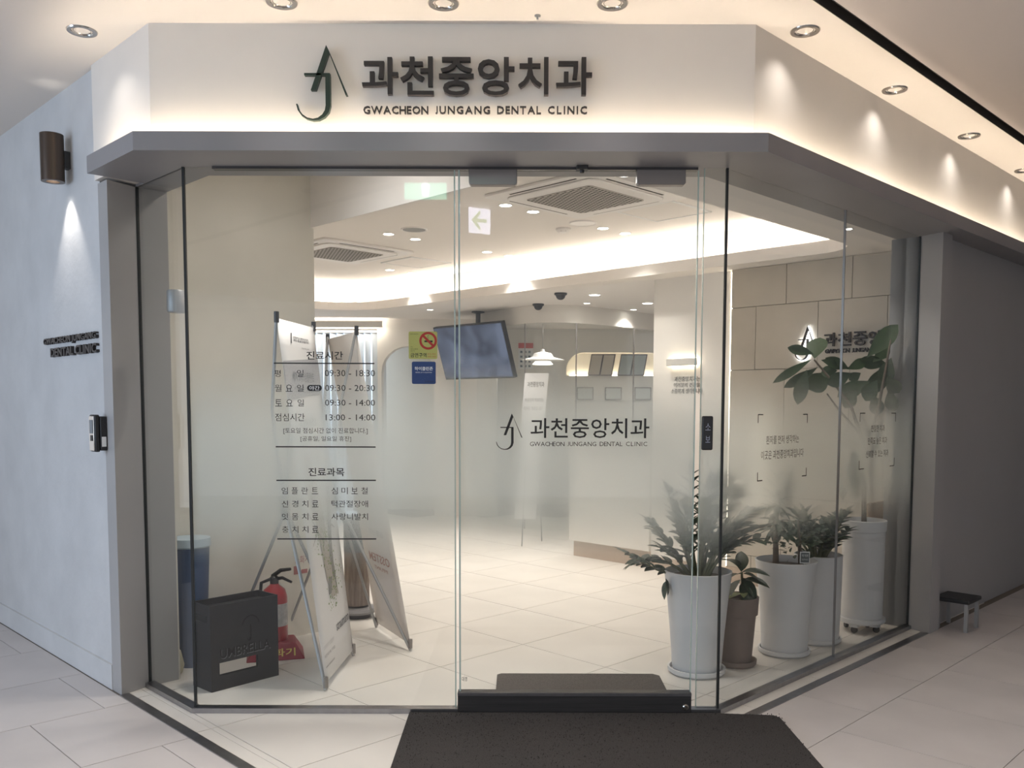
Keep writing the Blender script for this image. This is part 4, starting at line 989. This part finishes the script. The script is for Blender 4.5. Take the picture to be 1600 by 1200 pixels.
ribbon([(.5, .215, .16), (.53, .26, .13), (.55, .32, .06)], M_trd, 'printed_root')
mb = MB(); rn = random.Random(3)
for i in range(230):
    z = rn.uniform(.17, .48); x = .55+rn.gauss(0, .12)+ (.12*math.sin(z*30)); x = min(max(x, .08), .94); s_ = rn.uniform(.004, .010)
    mb.add([(x*wA-s_, 0, z*hA), (x*wA, 0, z*hA-s_*.6), (x*wA+s_, 0, z*hA), (x*wA, 0, z*hA+s_*.8)], [(0, 1, 2, 3)])
o = sheet_mesh(mb, 'printed_leaves', M_grn, MxA, shA, OF+.001); o['kind'] = 'stuff'
mb = MB()
for (a, b, c_, d__) in ((.48, .36, .20, .44), (.20, .44, .10, .47), (.32, .40, .14, .37), (.62, .38, .88, .45), (.7, .41, .86, .39), (.42, .42, .25, .51)):
    mb.add([(a*wA, 0, b*hA), (c_*wA, 0, d__*hA), (c_*wA+.004, 0, d__*hA+.006), (a*wA, 0, b*hA+.012)], [(0, 1, 2, 3)])
o = sheet_mesh(mb, 'printed_twigs', M_trd, MxA, shA, OF+.0006); o['kind'] = 'stuff'
sheet_text('straumann', wA*.52, hA*.10, wA*.44, .04, M_pg, MxA, shA, off=OF, bold=.01)
sheet_text('스트라우만 임플란트', wA*.06, hA*.085, wA*.34, .02, M_pg2, MxA, shA, off=OF)
sheet_text('자연치아에 가까운', wA*.06, hA*.062, wA*.34, .016, M_pg, MxA, shA, off=OF); sheet_text('www.straumann.com', wA*.06, hA*.035, wA*.28, .010, M_pg, MxA, shA, off=OF)

fB1 = onz(641, 1007, .035); fB0 = onz(588, 972, .035)
tB0 = Vector((0, fB0.y+.06, 0)); tB1 = Vector((0, fB1.y+.06, 0))
d = ray(512, 530); q = CO+d*((tB0.y+D)/d.y); tB0.x, tB0.z = q.x, q.z
d = ray(557, 518); q = CO+d*((tB1.y+D)/d.y); tB1.x, tB1.z = q.x, q.z
hubB = Vector(((fB0.x+fB1.x+tB0.x+tB1.x)/4-.14, (fB0.y+fB1.y)/2-.12, .82))
M_sheetB = mat('banner_back', (.82, .76, .72, 1), .65)
bB, MxB, wB, hB, shB = banner('banner_stand', 'pale banner seen from behind with faint mirrored red lettering, farther inside', (fB0, fB1), (tB0, tB1), hubB, [tuple(onz(446, 994))], 1, M_sheetB, None)
OFB = .0026
shB['w'] = wB; shB['h'] = hB
M_fr = mat('faint_red', (.52, .27, .22, 1), .6)
sheet_text('OSSTEM', wB*.18, hB*.235, wB*.62, .05, M_fr, MxB, shB, mirror=True, bold=.01, off=OFB)
sheet_text('IMPLANT', wB*.3, hB*.21, wB*.4, .02, M_fr, MxB, shB, mirror=True, off=OFB)
sheet_text('임플란트', wB*.3, hB*.33, wB*.45, .035, mat('faint_grey', (.45, .42, .40, 1), .6), MxB, shB, mirror=True, off=OFB)

# faint red lettering on the entry wall behind the stands
FE = Frame(W(0, -1.80), PI/4)
t = thing('extinguisher_notice', 'faint red fire extinguisher marking on the entry wall', 'sign', tuple(FE.o), FE.th)
M_rf = mat('faint_red_vinyl', (.45, .20, .20, 1), .6)
fit('lettering', '소화기', M_rf, t, FE, 461, 482, 868, 880, y=-.001, bold=.01)
x0, z0 = FE.hit(459, 898); x1, z1 = FE.hit(480, 882)
MB().box(x0, x0+(x1-x0)*.4, -.0015, -.0005, z0, z1).build('pictogram', M_rf, t); MB().box(x0+(x1-x0)*.55, x1, -.0015, -.0005, z0, z0+(z1-z0)*.5).build('pictogram', M_rf, t)

# ------------------------------------------------------------------ umbrella bag stand
u0 = onz(330.7, 1082.5); u1 = onz(435.7, 1055); U = (u1-u0); ln = U.length; th = math.atan2(U.y, U.x)
us = thing('umbrella_stand', 'black metal umbrella box with cut-out lettering at the left corner', 'umbrella stand', tuple(u0), th)
UH = .405; UD = .17; T_ = .006
za = .070; zb_ = .130; xa = ln*.12; xb = ln*.68
fp = MB(); za2, zb2 = .020, .105
fp.box(0, ln, 0, T_, 0, za).box(0, xa, 0, T_, za, zb_).box(xb, ln, 0, T_, za, zb_).box(0, ln, 0, T_, zb_, UH); fp.build('front_panel', M_blackm, us)
MB().box(0, ln, UD-T_, UD, 0, za2).box(0, xa, UD-T_, UD, za2, zb2).box(ln*.94, ln, UD-T_, UD, za2, zb2).box(0, ln, UD-T_, UD, zb2, UH).build('back_panel', M_blackm, us); MB().box(0, T_, T_, UD-T_, 0, UH).build('side_panel', M_blackm, us); MB().box(ln-T_, ln, T_, UD-T_, 0, UH).build('side_panel', M_blackm, us)
MB().box(T_, ln-T_, T_, UD-T_, .0, .006).build('base', M_blackm, us)
MB().box(T_, ln-T_, T_, UD-T_, UH-.035, UH-.03).build('top_tray', M_black, us)
M_cut = mat('cut_highlight', (.16, .16, .17, 1), .4); M_cutd = mat('cut_dark', (.004, .004, .004, 1), .8)
put_text('cut_lettering', 'UMBRELLA', M_cutd, us, ln*.13, .150, ln*.74, .046, -.0022, 0, .01)
put_text('cut_lettering', 'UMBRELLA', M_cut, us, ln*.137, .146, ln*.74, .046, -.0012, 0, .01)  # pale offset copy: a highlight along the letters put into the colour
cxu, czu, ru = ln*.58, .285, ln*.13
P_ = [(cxu+ru*math.cos(PI*i/14), 0, czu+ru*math.sin(PI*i/14)) for i in range(15)]
V = []
for i in range(15):
    a = PI*i/14; V += [(cxu+ru*math.cos(a), -.0015, czu+ru*math.sin(a)), (cxu+(ru-.006)*math.cos(a), -.0015, czu+(ru-.006)*math.sin(a))]
MB().add(V, [(2*i, 2*i+2, 2*i+3, 2*i+1) for i in range(14)]).build('cut_umbrella', M_cutd, us)
MB().box(cxu-.003, cxu+.003, -.0015, -.0005, czu-.065, czu+.0).build('cut_umbrella', M_cutd, us)
MB().tube([(cxu, -.001, czu-.065), (cxu-.008, -.001, czu-.075), (cxu-.018, -.001, czu-.065)], .003, 6).build('cut_umbrella', M_cutd, us)
MB().box(.0-.001, .0, .03, .14, UH-.08, UH-.05).build('grip_hole', M_cutd, us)

# fire extinguisher in its red stand
qe = onz(424, 1030); ec = Vector((qe.x, qe.y+.08, 0))
es = thing('extinguisher_stand', 'dark red plastic floor stand holding the fire extinguisher', 'stand', tuple(ec), PI/4-.5)
MB().add([(-.15, -.12, 0), (.15, -.12, 0), (.15, .12, 0), (-.15, .12, 0), (-.10, -.08, .085), (.10, -.08, .085), (.10, .08, .085), (-.10, .08, .085)],
         [(0, 3, 2, 1), (4, 5, 6, 7), (0, 1, 5, 4), (1, 2, 6, 5), (2, 3, 7, 6), (3, 0, 4, 7)]).build('base', M_redp, es, bevel=.006)
o = put_text('lettering', '소화기', mat('yellow_print', (.7, .5, .12, 1), .5), es, -.075, 0, .17, .042, 0, 0, .015); o.location = (-.07, -.118, .022); o.rotation_euler.x = -math.radians(25)
fe = thing('fire_extinguisher', 'red fire extinguisher standing behind the umbrella box', 'fire extinguisher', tuple(ec+Vector((0, 0, .086))), -.3)
MB().lathe([(.0, 0), (.062, 0), (.066, .01), (.066, .23), (.055, .27), (.025, .295), (.018, .31), (0, .31)], 32, cap=False).build('cylinder', M_red, fe, smooth=True)
MB().lathe([(.0668, .08), (.0668, .20)], 32, cap=False).build('label', mat('extinguisher_label', (.55, .52, .5, 1), .5, var=.3, scale=25), fe)
MB().lathe([(.0, .30), (.022, .30), (.024, .335), (.012, .345), (0, .345)], 20).build('valve', M_black, fe, smooth=True)
MB().tube([(-.01, 0, .34), (.04, 0, .375), (.10, 0, .385)], [.012, .011, .008], 8).build('lever', M_black, fe, smooth=True)
MB().tube([(0, 0, .325), (.05, 0, .335), (.105, 0, .315)], [.010, .009, .007], 8).build('handle', M_black, fe, smooth=True)
MB().tube([(-.02, 0, .325), (-.08, 0, .30), (-.092, 0, .2), (-.085, 0, .1), (-.075, 0, .06)], .009, 8).build('hose', M_black, fe, smooth=True)

# air purifier behind the banners
qp = onz(556, 966); 
t = thing('air_purifier', 'wood-grain column air purifier on a round grey foot between the banner stands', 'air purifier', (qp.x, qp.y+.05, 0))
MB().lathe([(0, 0), (.085, 0), (.085, .03), (0, .03)], 32).build('wheel_ring', M_black, t, smooth=True)
MB().lathe([(0, .03), (.115, .03), (.125, .045), (.115, .06), (0, .075)], 36).build('foot', mat('purifier_grey', (.22, .21, .21, 1), .5), t, smooth=True)
MB().lathe([(0, .08), (.078, .08), (.078, .42), (0, .42)], 32).build('column', mat('purifier_wood', (.17, .13, .105, 1), .6, var=.35, scale=18, stretch=(3, 3, .4)), t, smooth=True)
MB().lathe([(0, .42), (.08, .42), (.08, .62), (.07, .64), (0, .64)], 32).build('grille', mat('purifier_mesh', (.12, .13, .14, 1), .6), t, smooth=True)

# things behind the left angled pane
qm = W(-.84, -1.62)
t = thing('mop', 'blue-handled mop with a cream head leaning in the left corner', 'mop', (qm.x, qm.y, 0))
MB().tube([(-.01, .02, .10), (-.10, .12, .95)], .010, 8).build('handle', mat('mop_blue', (.035, .07, .25, 1), .4), t, smooth=True)
MB().lathe([(0, 0), (.05, 0), (.06, .04), (.045, .11), (.015, .14), (0, .14)], 16).build('head', mat('mop_cream', (.60, .56, .42, 1), .95, bump=1, bscale=30), t, smooth=True)
t = thing('blue_bin', 'blue plastic bin with a pale rim behind the left angled pane', 'bin', tuple(W(-.70, -1.69)))
MB().lathe([(0, 0), (.07, 0), (.095, .62), (.0, .62)], 28).build('body', mat('bin_blue', (.035, .075, .17, 1), .5), t, smooth=True)
MB().lathe([(.092, .61), (.102, .62), (.10, .66), (0, .67)], 28, cap=False).build('lid', mat('bin_rim', (.45, .55, .62, 1), .5), t, smooth=True)
qu = onz(318, 1030); 
t = thing('folded_umbrella', 'dark grey folded umbrella leaning behind the umbrella box', 'umbrella', (qu.x+.02, qu.y+.26, 0))
MB().tube([(.03, 0, .02), (.02, .01, .10), (-.03, .05, .50), (-.06, .08, .70)], [.01, .065, .05, .02], 10).build('canopy', mat('umbrella_grey', (.05, .05, .055, 1), .7), t, smooth=True)
MB().tube([(-.06, .08, .70), (-.07, .09, .78), (-.06, .095, .80), (-.04, .09, .79)], .008, 8).build('handle', M_black, t)
# silver dispenser and pale board on the entry wall
x0, z0 = FE.hit(263, 489)
FJ = Frame(W(-.85, -1.5), -PI/4)
x0, z0 = FJ.hit(284, 489); x1, z1 = FJ.hit(306, 456)
t = thing('wall_dispenser', 'silver wall dispenser seen through the left angled pane', 'dispenser', tuple(FJ.w((x0+x1)/2, (z0+z1)/2, -.002)), FJ.th)
MB().lathe([(0, -.05), (.038, -.05), (.042, -.042), (.042, .042), (.038, .05), (0, .05)], 28, c=(0, -.055, 0)).build('body', M_alu, t, smooth=True)

# ------------------------------------------------------------------ mats
MT = .012
def matobj(name, pts, lab, mt, z1):
    t = tag(MB().prism(pts, .0005, z1).build(name, mt), lab, 'mat'); return t
a = onz(640, 1112, MT); b = onz(1222, 1125, MT)
o = matobj('door_mat', [(a.x, -.034), (b.x-.30, -.034), (b.x-.02, -.06), (b.x, -.09), (b.x+.02, -1.45), (a.x+.01, -1.45)], 'large dark brown pile mat outside the door', M_carpet, MT)
a = onz(777, 1052, .010); b = onz(1030, 1055, .010)
o = matobj('inner_door_mat', [(a.x, .05), (b.x+.0, .05), (b.x, a.y-.03), (b.x-.03, a.y), (a.x+.02, a.y), (a.x, a.y-.02)], 'smaller grey-brown mat just inside the door', M_carpet2, .010)
# pile stuff on mats edges: short tufts along the visible borders
mb = MB(); rn = random.Random(5)
for i in range(5200):
    x = rn.uniform(-.475, 1.12); y = -rn.random()**1.2*1.0-.045; z = MT-.001; s_ = .0028; a = rn.random()*6
    dx, dy = math.cos(a)*s_, math.sin(a)*s_
    mb.add([(x-dx, y-dy, z), (x+dx, y+dy, z), (x+rn.uniform(-.002, .002), y+rn.uniform(-.002, .002), z+rn.uniform(.003, .007))], [(0, 1, 2)])
dm = bpy.data.objects['door_mat']; o = mb.build('pile', M_carpet, dm); o['kind'] = 'stuff'

# ------------------------------------------------------------------ planters and plants
def planter(name, lab, x, y, prof, saucer, mt, soil_z, soil_r, grp=None, msau=None):
    t = thing(name, lab, 'planter', (x, y, 0), 0, grp)
    z0 = .0
    if saucer:
        MB().lathe([(0, .0), (saucer*.9, 0), (saucer, .012), (saucer+.002, .032), (saucer-.008, .032), (saucer-.014, .012), (0, .012)], 48, cap=False).build('saucer', msau or mt, t, smooth=True); z0 = .013
    MB().lathe([(r, z+z0) for r, z in prof], 48, cap=False).build('pot', mt, t, smooth=True)
    MB().lathe([(0, soil_z+z0), (soil_r, soil_z+z0)], 32, cap=False).build('soil', M_soil, t)
    return t
def leaf_mesh(name, L_, Wd, mt, fold=.25, curl=.2, nseg=6, obov=.55):
    """leaf along +y from origin, width along x"""
    V = []; F = []
    for i in range(nseg+1):
        t_ = i/nseg; w_ = Wd/2*math.sin(PI*min(1, t_**(math.log(.5)/math.log(obov))))**.75 if 0 < t_ < 1 else .0006
        z = -curl*L_*t_*t_
        V += [(-w_, L_*t_, z+w_*fold), (0, L_*t_, z), (w_, L_*t_, z+w_*fold)]
    for i in range(nseg):
        a = i*3; F += [(a, a+1, a+4, a+3), (a+1, a+2, a+5, a+4)]
    me = bpy.data.meshes.new(name); me.from_pydata(V, [], F); me.materials.append(mt); me.shade_smooth(); return me
def place_leaf(me, parent, base, direc, up=Vector((0, 0, 1)), roll=0, scale=1, local=True, name='leaf'):
    o = bpy.data.objects.new(name, me); COL.objects.link(o); o.parent = parent
    y = Vector(direc).normalized(); x = y.cross(up)
    if x.length < .05: x = y.cross(Vector((1, 0, 0)))
    x.normalize(); z = x.cross(y)
    mt_ = Matrix((x, y, z)).transposed().to_4x4(); mt_ = mt_ @ Matrix.Rotation(roll, 4, 'Y') @ Matrix.Scale(scale, 4); mt_.translation = base
    o.matrix_basis = mt_; return o
ZZ = leaf_mesh('leaf', .088, .037, M_leaf, .3, .15, 5, .45)
def zz_stem(t, base, tip, bow, n=9, sc=1.0, rnd=random.Random(11)):
    base = Vector(base); tip = Vector(tip); mid = base.lerp(tip, .5)+Vector(bow)
    pts = [base*(1-u)**2 + mid*2*u*(1-u) + tip*u*u for u in [i/10 for i in range(11)]]
    MB().tube(pts, [.009*sc*(1-.07*i) for i in range(11)], 6).build('stem', M_stem, t, smooth=True)
    for i in range(n):
        u = .28 + .72*(i+.5)/n; q = base*(1-u)**2 + mid*2*u*(1-u) + tip*u*u; tg = ((mid-base)*(1-u)+(tip-mid)*u).normalized()
        side = tg.cross(Vector((rnd.uniform(-.3, .3), rnd.uniform(-.3, .3), 1))); side = side.normalized() if side.length > .1 else Vector((1, 0, 0))
        for s_ in (-1, 1):
            dr_ = tg*.75 + side*s_*.9 + Vector((0, 0, .12))
            place_leaf(ZZ, t, q, dr_, roll=rnd.uniform(-.5, .5), scale=sc*rnd.uniform(.85, 1.15)*(1-.25*abs(u-.6)))
    place_leaf(ZZ, t, tip, tg, scale=sc*.8)

cA = onz(1097, 1064); rA = .142
pA = planter('planter', 'tall white flared planter with a spreading plant by the corner pane', cA.x, cA.y+rA, [(.115, 0), (.122, .02), (.135, .20), (.150, .36), (.166, .50), (.168, .505), (.160, .507), (.155, .49), (.15, .46)], rA, M_pot, .47, .153, 'white floor planters')
tA_ = thing('zz_plant', 'dark plant with arching feathery stems in the planter nearest the door', 'plant', (cA.x, cA.y+rA, .48))
rn = random.Random(4)
for (dx, dy, dz, bw) in ((-.365, -.02, .13, (-.02, 0, -.03)), (-.24, .05, .27, (0, 0, .02)), (-.20, -.06, .16, (0, 0, .05)), (-.14, .10, .42, (-.02, 0, .05)), (-.08, -.05, .36, (-.04, 0, 0)), (-.02, .12, .52, (-.03, 0, 0)), (.03, -.06, .46, (.0, 0, 0)),
                         (.10, .05, .50, (-.02, 0, .04)), (.17, .10, .42, (-.03, 0, .06)), (.20, -.04, .30, (0, 0, .06)), (.29, .06, .33, (-.04, 0, .08)), (.24, .16, .24, (0, 0, .07)), (-.30, .14, .05, (0, 0, .10)), (.27, -.05, .20, (-.03, 0, .08)), (.34, .02, .26, (-.05, 0, .10)), (.13, -.05, .27, (0, 0, .03)), (-.10, 0, .25, (0, 0, .03)), (.06, .2, .34, (0, 0, 0))):
    zz_stem(tA_, (dx*.15, dy*.15, 0), (dx, dy, dz), bw, 9, 1.05, rn)
place_leaf(ZZ, tA_, (-.165, -.06, .0), (-.15, -.1, -.6), scale=1.1)
place_leaf(ZZ, tA_, (-.172, -.06, .01), (.15, -.1, -.6), scale=1.0)

cB = onz(1157, 1047); rB = .105
pB = planter('planter', 'brown clay pot with thick rim between two white planters', cB.x, cB.y+rB, [(.075, 0), (.08, .01), (.098, .25), (.098, .252), (.107, .255), (.112, .345), (.108, .348), (.100, .345), (.098, .31)], rB, M_potbrown, .315, .099)
tB_ = thing('small_leafy_plant', 'small plant with broad dark leaves and one cream-edged leaf in the clay pot', 'plant', (cB.x, cB.y+rB, .325))
BL = leaf_mesh('leaf', .135, .070, M_leaf, .3, .35, 6, .5); BV = leaf_mesh('leaf', .10, .05, M_leafvar, .25, .3, 6, .5)
MB().tube([(.02, 0, 0), (.03, 0, .06), (.02, -.01, .16)], [.010, .008, .006], 8).build('stem', M_stem, tB_)
for (bx, by, bz, dx, dy, dz) in ((.02, -.01, .15, -.6, -.4, .1), (.02, -.01, .16, .8, -.3, .2), (.02, 0, .13, .5, -.5, -.5), (.03, 0, .10, .6, -.3, -.6), (.02, 0, .12, -.5, -.3, -.3), (.02, 0, .16, .1, .3, .5), (.02, 0, .07, .3, -.5, -.4), (.02, 0, .17, -.3, .5, .4), (.03, 0, .15, .9, .1, -.2), (.03, 0, .12, .7, -.5, .1), (.02, 0, .19, -.7, -.2, .5), (.02, 0, .10, .2, -.7, -.5)):
    place_leaf(BL, tB_, (bx, by, bz), (dx, dy, dz), roll=.2)
o = place_leaf(BV, tB_, (.03, -.02, .05), (-.8, -.5, .15)); o['label'] = 'cream-edged pale green leaf'
place_leaf(BV, tB_, (.03, -.02, .055), (-.2, -.8, .15), scale=.8)

cC = onz(1237, 1031); rC = .137
pC = planter('planter', 'tall white flared planter with two stems, middle of the row', cC.x, cC.y+rC, [(.118, 0), (.122, .02), (.130, .20), (.142, .34), (.162, .49), (.164, .497), (.157, .499), (.152, .48), (.148, .45)], rC, M_pot, .46, .15, 'white floor planters')
tC_ = thing('potted_tree', 'small tree with two bare stems and drooping crown in the middle white planter', 'plant', (cC.x, cC.y+rC, .47))
MB().tube([(-.055, 0, 0), (-.06, 0, .2), (-.055, 0, .48)], [.017, .014, .008], 8).build('trunk', M_bark, tC_, smooth=True)
MB().tube([(.075, -.01, 0), (.07, 0, .12), (.06, 0, .26)], [.012, .010, .006], 8).build('trunk', M_bark, tC_, smooth=True)
CL = leaf_mesh('leaf', .13, .036, M_leaf, .25, .3, 6, .5); SLf = leaf_mesh('leaf', .035, .018, M_leaf, .2, .1, 4, .5)
rn = random.Random(9)
for i in range(64):
    u = rn.random(); a = rn.uniform(0, 2*PI); z = .20+.27*u; r_ = .6*(1-u)+.25
    place_leaf(CL, tC_, (-.057, 0, z), (math.cos(a)*r_, math.sin(a)*r_, rn.uniform(-.9, .1)+u), roll=rn.uniform(-.4, .4), scale=rn.uniform(.7, 1.1)*(1.05-.4*u))
for i in range(150):
    a = rn.uniform(0, 2*PI); r_ = .13*math.sqrt(rn.random()); z = .17+rn.gauss(0, .045); q = Vector((.05+r_*math.cos(a), r_*math.sin(a), z))
    place_leaf(SLf, tC_, q, (math.cos(a), math.sin(a), rn.uniform(-.6, .6)), roll=rn.uniform(-1, 1), scale=rn.uniform(.8, 1.3))
for a in range(7): MB().tube([(.065, 0, .12), (.05+.1*math.cos(a*.9), .1*math.sin(a*.9), .19)], .003, 5).build('branch', M_stem, tC_)
t = thing('plant_tag', 'small dark square plant tag with pale border in the middle planter', 'tag', (cC.x+.075, cC.y+.06, .475))
MB().tube([(0, .002, 0), (0, .002, .03)], .002, 5).build('stake', M_whitevinyl, t)
MB().box(-.026, .026, -.002, .001, .03, .092).build('plate', M_whitevinyl, t); MB().box(-.022, .022, -.003, -.002, .035, .087).build('face', mat('tag_dark', (.10, .12, .12, 1), .5), t)
put_text('lettering', '축개원', M_whitevinyl, t, -.017, .065, .034, .014, -.0035); put_text('lettering', '번창하세요', M_whitevinyl, t, -.017, .045, .034, .010, -.0035)

cD = onz(1287, 1013); rD = .135
pD = planter('planter', 'straight tall white planter behind the middle one', cD.x+.01, cD.y+rD+.02, [(.118, 0), (.122, .02), (.128, .20), (.132, .48), (.134, .487), (.127, .489), (.124, .47), (.122, .45)], rD, M_pot, .455, .122, 'white floor planters')
tD_ = thing('bushy_zz_plant', 'dense dark bushy plant in the planter behind the middle one', 'plant', (cD.x+.01, cD.y+rD+.02, .465))
rn = random.Random(14)
for i in range(13):
    a = 2*PI*i/13+.2; r_ = rn.uniform(.10, .19); zz_stem(tD_, (.03*math.cos(a), .03*math.sin(a), 0), (r_*math.cos(a), r_*math.sin(a), rn.uniform(.12, .28)), (0, 0, .04), 9, .95, rn)

cE = onz(1350, 993); rE = .130
eX, eY = cE.x+.03, cE.y+.125
pE = thing('planter', 'large white cylinder planter on a wheeled dolly at the far end of the row', 'planter', (eX, eY, 0), PI/4, 'white floor planters')
MB().lathe([(0, .086), (.112, .086), (.116, .10), (.120, .60), (.126, .605), (.128, .665), (.120, .668), (.116, .64), (.115, .62)], 48, cap=False).build('pot', M_pot, pE, smooth=True)
MB().lathe([(0, .64), (.117, .64)], 32, cap=False).build('soil', M_soil, pE)
dly = MB().lathe([(0, .055), (.125, .055), (.135, .065), (.135, .085), (0, .086)], 40, cap=False).build('dolly', M_pot, pE, smooth=True)
for a in range(4):
    ca, sa = math.cos(a*PI/2), math.sin(a*PI/2)
    MB().box(.085*ca-.022, .085*ca+.022, .085*sa-.022, .085*sa+.022, .035, .058).build('caster_mount', M_pot, dly)
    w_ = MB().lathe([(0, -.009), (.018, -.009), (.020, -.005), (.020, .005), (.018, .009), (0, .009)], 20).build('wheel', M_black, dly, smooth=True)
    w_.location = (.092*ca, .092*sa, .020); w_.rotation_euler = (PI/2, 0, a*.8)
tE_ = thing('fiddle_leaf_fig', 'tall fig tree with large drooping dark green leaves behind the far angled pane', 'plant', (eX, eY, .64))
def loc_at(px, py, dy=0):
    d = ray(px, py); q = CO + d*((eY+dy+D)/d.y); return q - Vector((eX, eY, .64))
c6 = lambda a, b: (1180+a/5.454, 480+b/5.454)
MB().tube([(0, 0, 0), loc_at(1350, 760), loc_at(1348, 690), loc_at(1330, 635), loc_at(1300, 595), loc_at(1272, 562)], [.016, .014, .012, .009, .007, .005], 8).build('trunk', M_bark, tE_, smooth=True)
MB().tube([loc_at(1349, 720), loc_at(1372, 640), loc_at(1385, 570), loc_at(1392, 530)], [.011, .009, .007, .005], 8).build('branch', M_bark, tE_, smooth=True)
MB().tube([loc_at(1345, 680), loc_at(1310, 640), loc_at(1292, 615)], [.008, .006, .004], 8).build('branch', M_bark, tE_, smooth=True)
figs = [((505, 440), (548, 248), 150), ((500, 400), (275, 340), 80), ((480, 445), (155, 640), 80), ((530, 515), (250, 690), 95), ((440, 530), (355, 830), 110), ((640, 560), (455, 705), 160), ((800, 525), (600, 440), 95),
        ((820, 560), (620, 660), 110), ((780, 530), (960, 450), 80), ((1130, 490), (890, 455), 110), ((950, 430), (1225, 140), 125), ((1110, 500), (990, 740), 140), ((980, 630), (700, 760), 130), ((1220, 350), (1200, 640), 110),
        ((1160, 430), (1090, 660), 120), ((1120, 590), (1230, 740), 110), ((1000, 470), (1150, 330), 90), ((1180, 560), (1250, 400), 100), ((1040, 620), (930, 800), 120), ((700, 540), (560, 560), 90), ((900, 560), (800, 620), 80),
        ((560, 450), (760, 500), 70), ((1210, 600), (1260, 800), 100), ((1140, 700), (1180, 900), 110), ((860, 700), (760, 860), 110), ((1000, 750), (1060, 920), 110), ((730, 1150), (745, 1660), 95)]
rn = random.Random(2); figcache = {}
for (b0, t0, w_) in figs:
    dy0 = rn.uniform(-.03, .20); B_ = loc_at(*c6(*b0), dy0); T2 = loc_at(*c6(*t0), dy0+rn.uniform(-.03, .06)); L_ = (T2-B_).length; Ww = w_/5.454/FPX*(eY+D)*1.15
    key = (round(Ww/L_, 1)); 
    if key not in figcache: figcache[key] = leaf_mesh('leaf', 1, key, M_fig, .22, .10, 8, .6)
    view = (CO - Vector((eX, eY, .64)) - B_).normalized()
    place_leaf(figcache[key], tE_, B_, T2-B_, up=view, roll=rn.uniform(-.35, .35), scale=L_)

# wooden board standing by the far pane, and low black stool outside right
q = onz(1384, 951)
t = thing('wooden_board', 'narrow light wooden board standing behind the far white planter', 'board', tuple(W(2.95, .28)), PI/4)
a = W(2.95, .28)
MB().box(-.12, .12, -.012, .012, 0, .72).build('panel', M_wood, t); MB().box(-.12, .12, -.02, .02, .0, .02).build('foot', M_wood, t)
t = thing('low_step_stool', 'low stool with a black top at the right picture edge', 'stool', tuple(W(2.93, .815)), PI/4)
MB().box(-.11, .11, -.10, .10, .17, .195).build('top', M_black, t, bevel=.006)
for sx_ in (-1, 1):
    for sy_ in (-1, 1): MB().box(sx_*.09-.01, sx_*.09+.01, sy_*.08-.01, sy_*.08+.01, 0, .17).build('leg', M_alu, t)

# ------------------------------------------------------------------ exit signs in the corridor, seen mirrored in the glass
def exit_sign(lab, loc, rz, w_, h_, mt, inner):
    t = thing('exit_sign', lab, 'exit sign', loc, rz)
    MB().box(-w_/2, w_/2, -.015, .015, -h_/2, h_/2).build('housing', M_acw, t, bevel=.003)
    MB().box(-w_/2+.008, w_/2-.008, .015, .017, -h_/2+.008, h_/2-.008).build('lit_face', mt, t)
    MB().tube([(-w_/4, 0, h_/2), (-w_/4, 0, ZC-loc[2])], .004, 6).build('rod', M_alu, t); MB().tube([(w_/4, 0, h_/2), (w_/4, 0, ZC-loc[2])], .004, 6).build('rod', M_alu, t)
    return t
M_exg = mat('exit_green', (.1, .5, .35, 1), .5, emit=(.25, .85, .62, 1), es=4.2); M_exw = mat('exit_white', (.8, .8, .9, 1), .5, emit=(.80, .82, 1, 1), es=6.5)
M_arr = mat('exit_arrow', (.3, .7, .3, 1), .5, emit=(.62, .85, .50, 1), es=3.2)
dep = 6.05; d = ray(665, 295); q = CO + d*(dep/d.y); 
t = exit_sign('green lit exit sign hanging in the corridor, mirrored in the left pane', (q.x, -(dep-D), q.z), 0, .30, .16, M_exg, None)
MB().plate([(-.02, -.05), (.02, -.05), (.03, .02), (0, .05), (-.03, .02)], .0175, .018).build('running_figure', M_exw, t)
dep = 6.9; d = ray(748, 346); q = CO + d*(dep/d.y)
t = exit_sign('white lit direction sign with a green arrow, mirrored in the door', (q.x, -(dep-D), q.z), -.5, .20, .21, M_exw, None)
MB().plate([(-.07, 0), (0, .075), (.01, .055), (-.022, .014), (.06, .014), (.06, -.014), (-.022, -.014), (.01, -.055), (0, -.075)], .0175, .018).build('arrow', M_arr, t)

# outer ceiling sprinkler
q = onz(840, 24, ZC); t = thing('sprinkler_head', 'tiny sprinkler head in the corridor ceiling above the sign', 'sprinkler', (q.x, q.y, ZC))
MB().lathe([(.012, 0), (.012, -.004), (.004, -.006), (.004, -.016), (0, -.016)], 16).build('head', M_alu, t, smooth=True)
print('objects', len(bpy.data.objects))
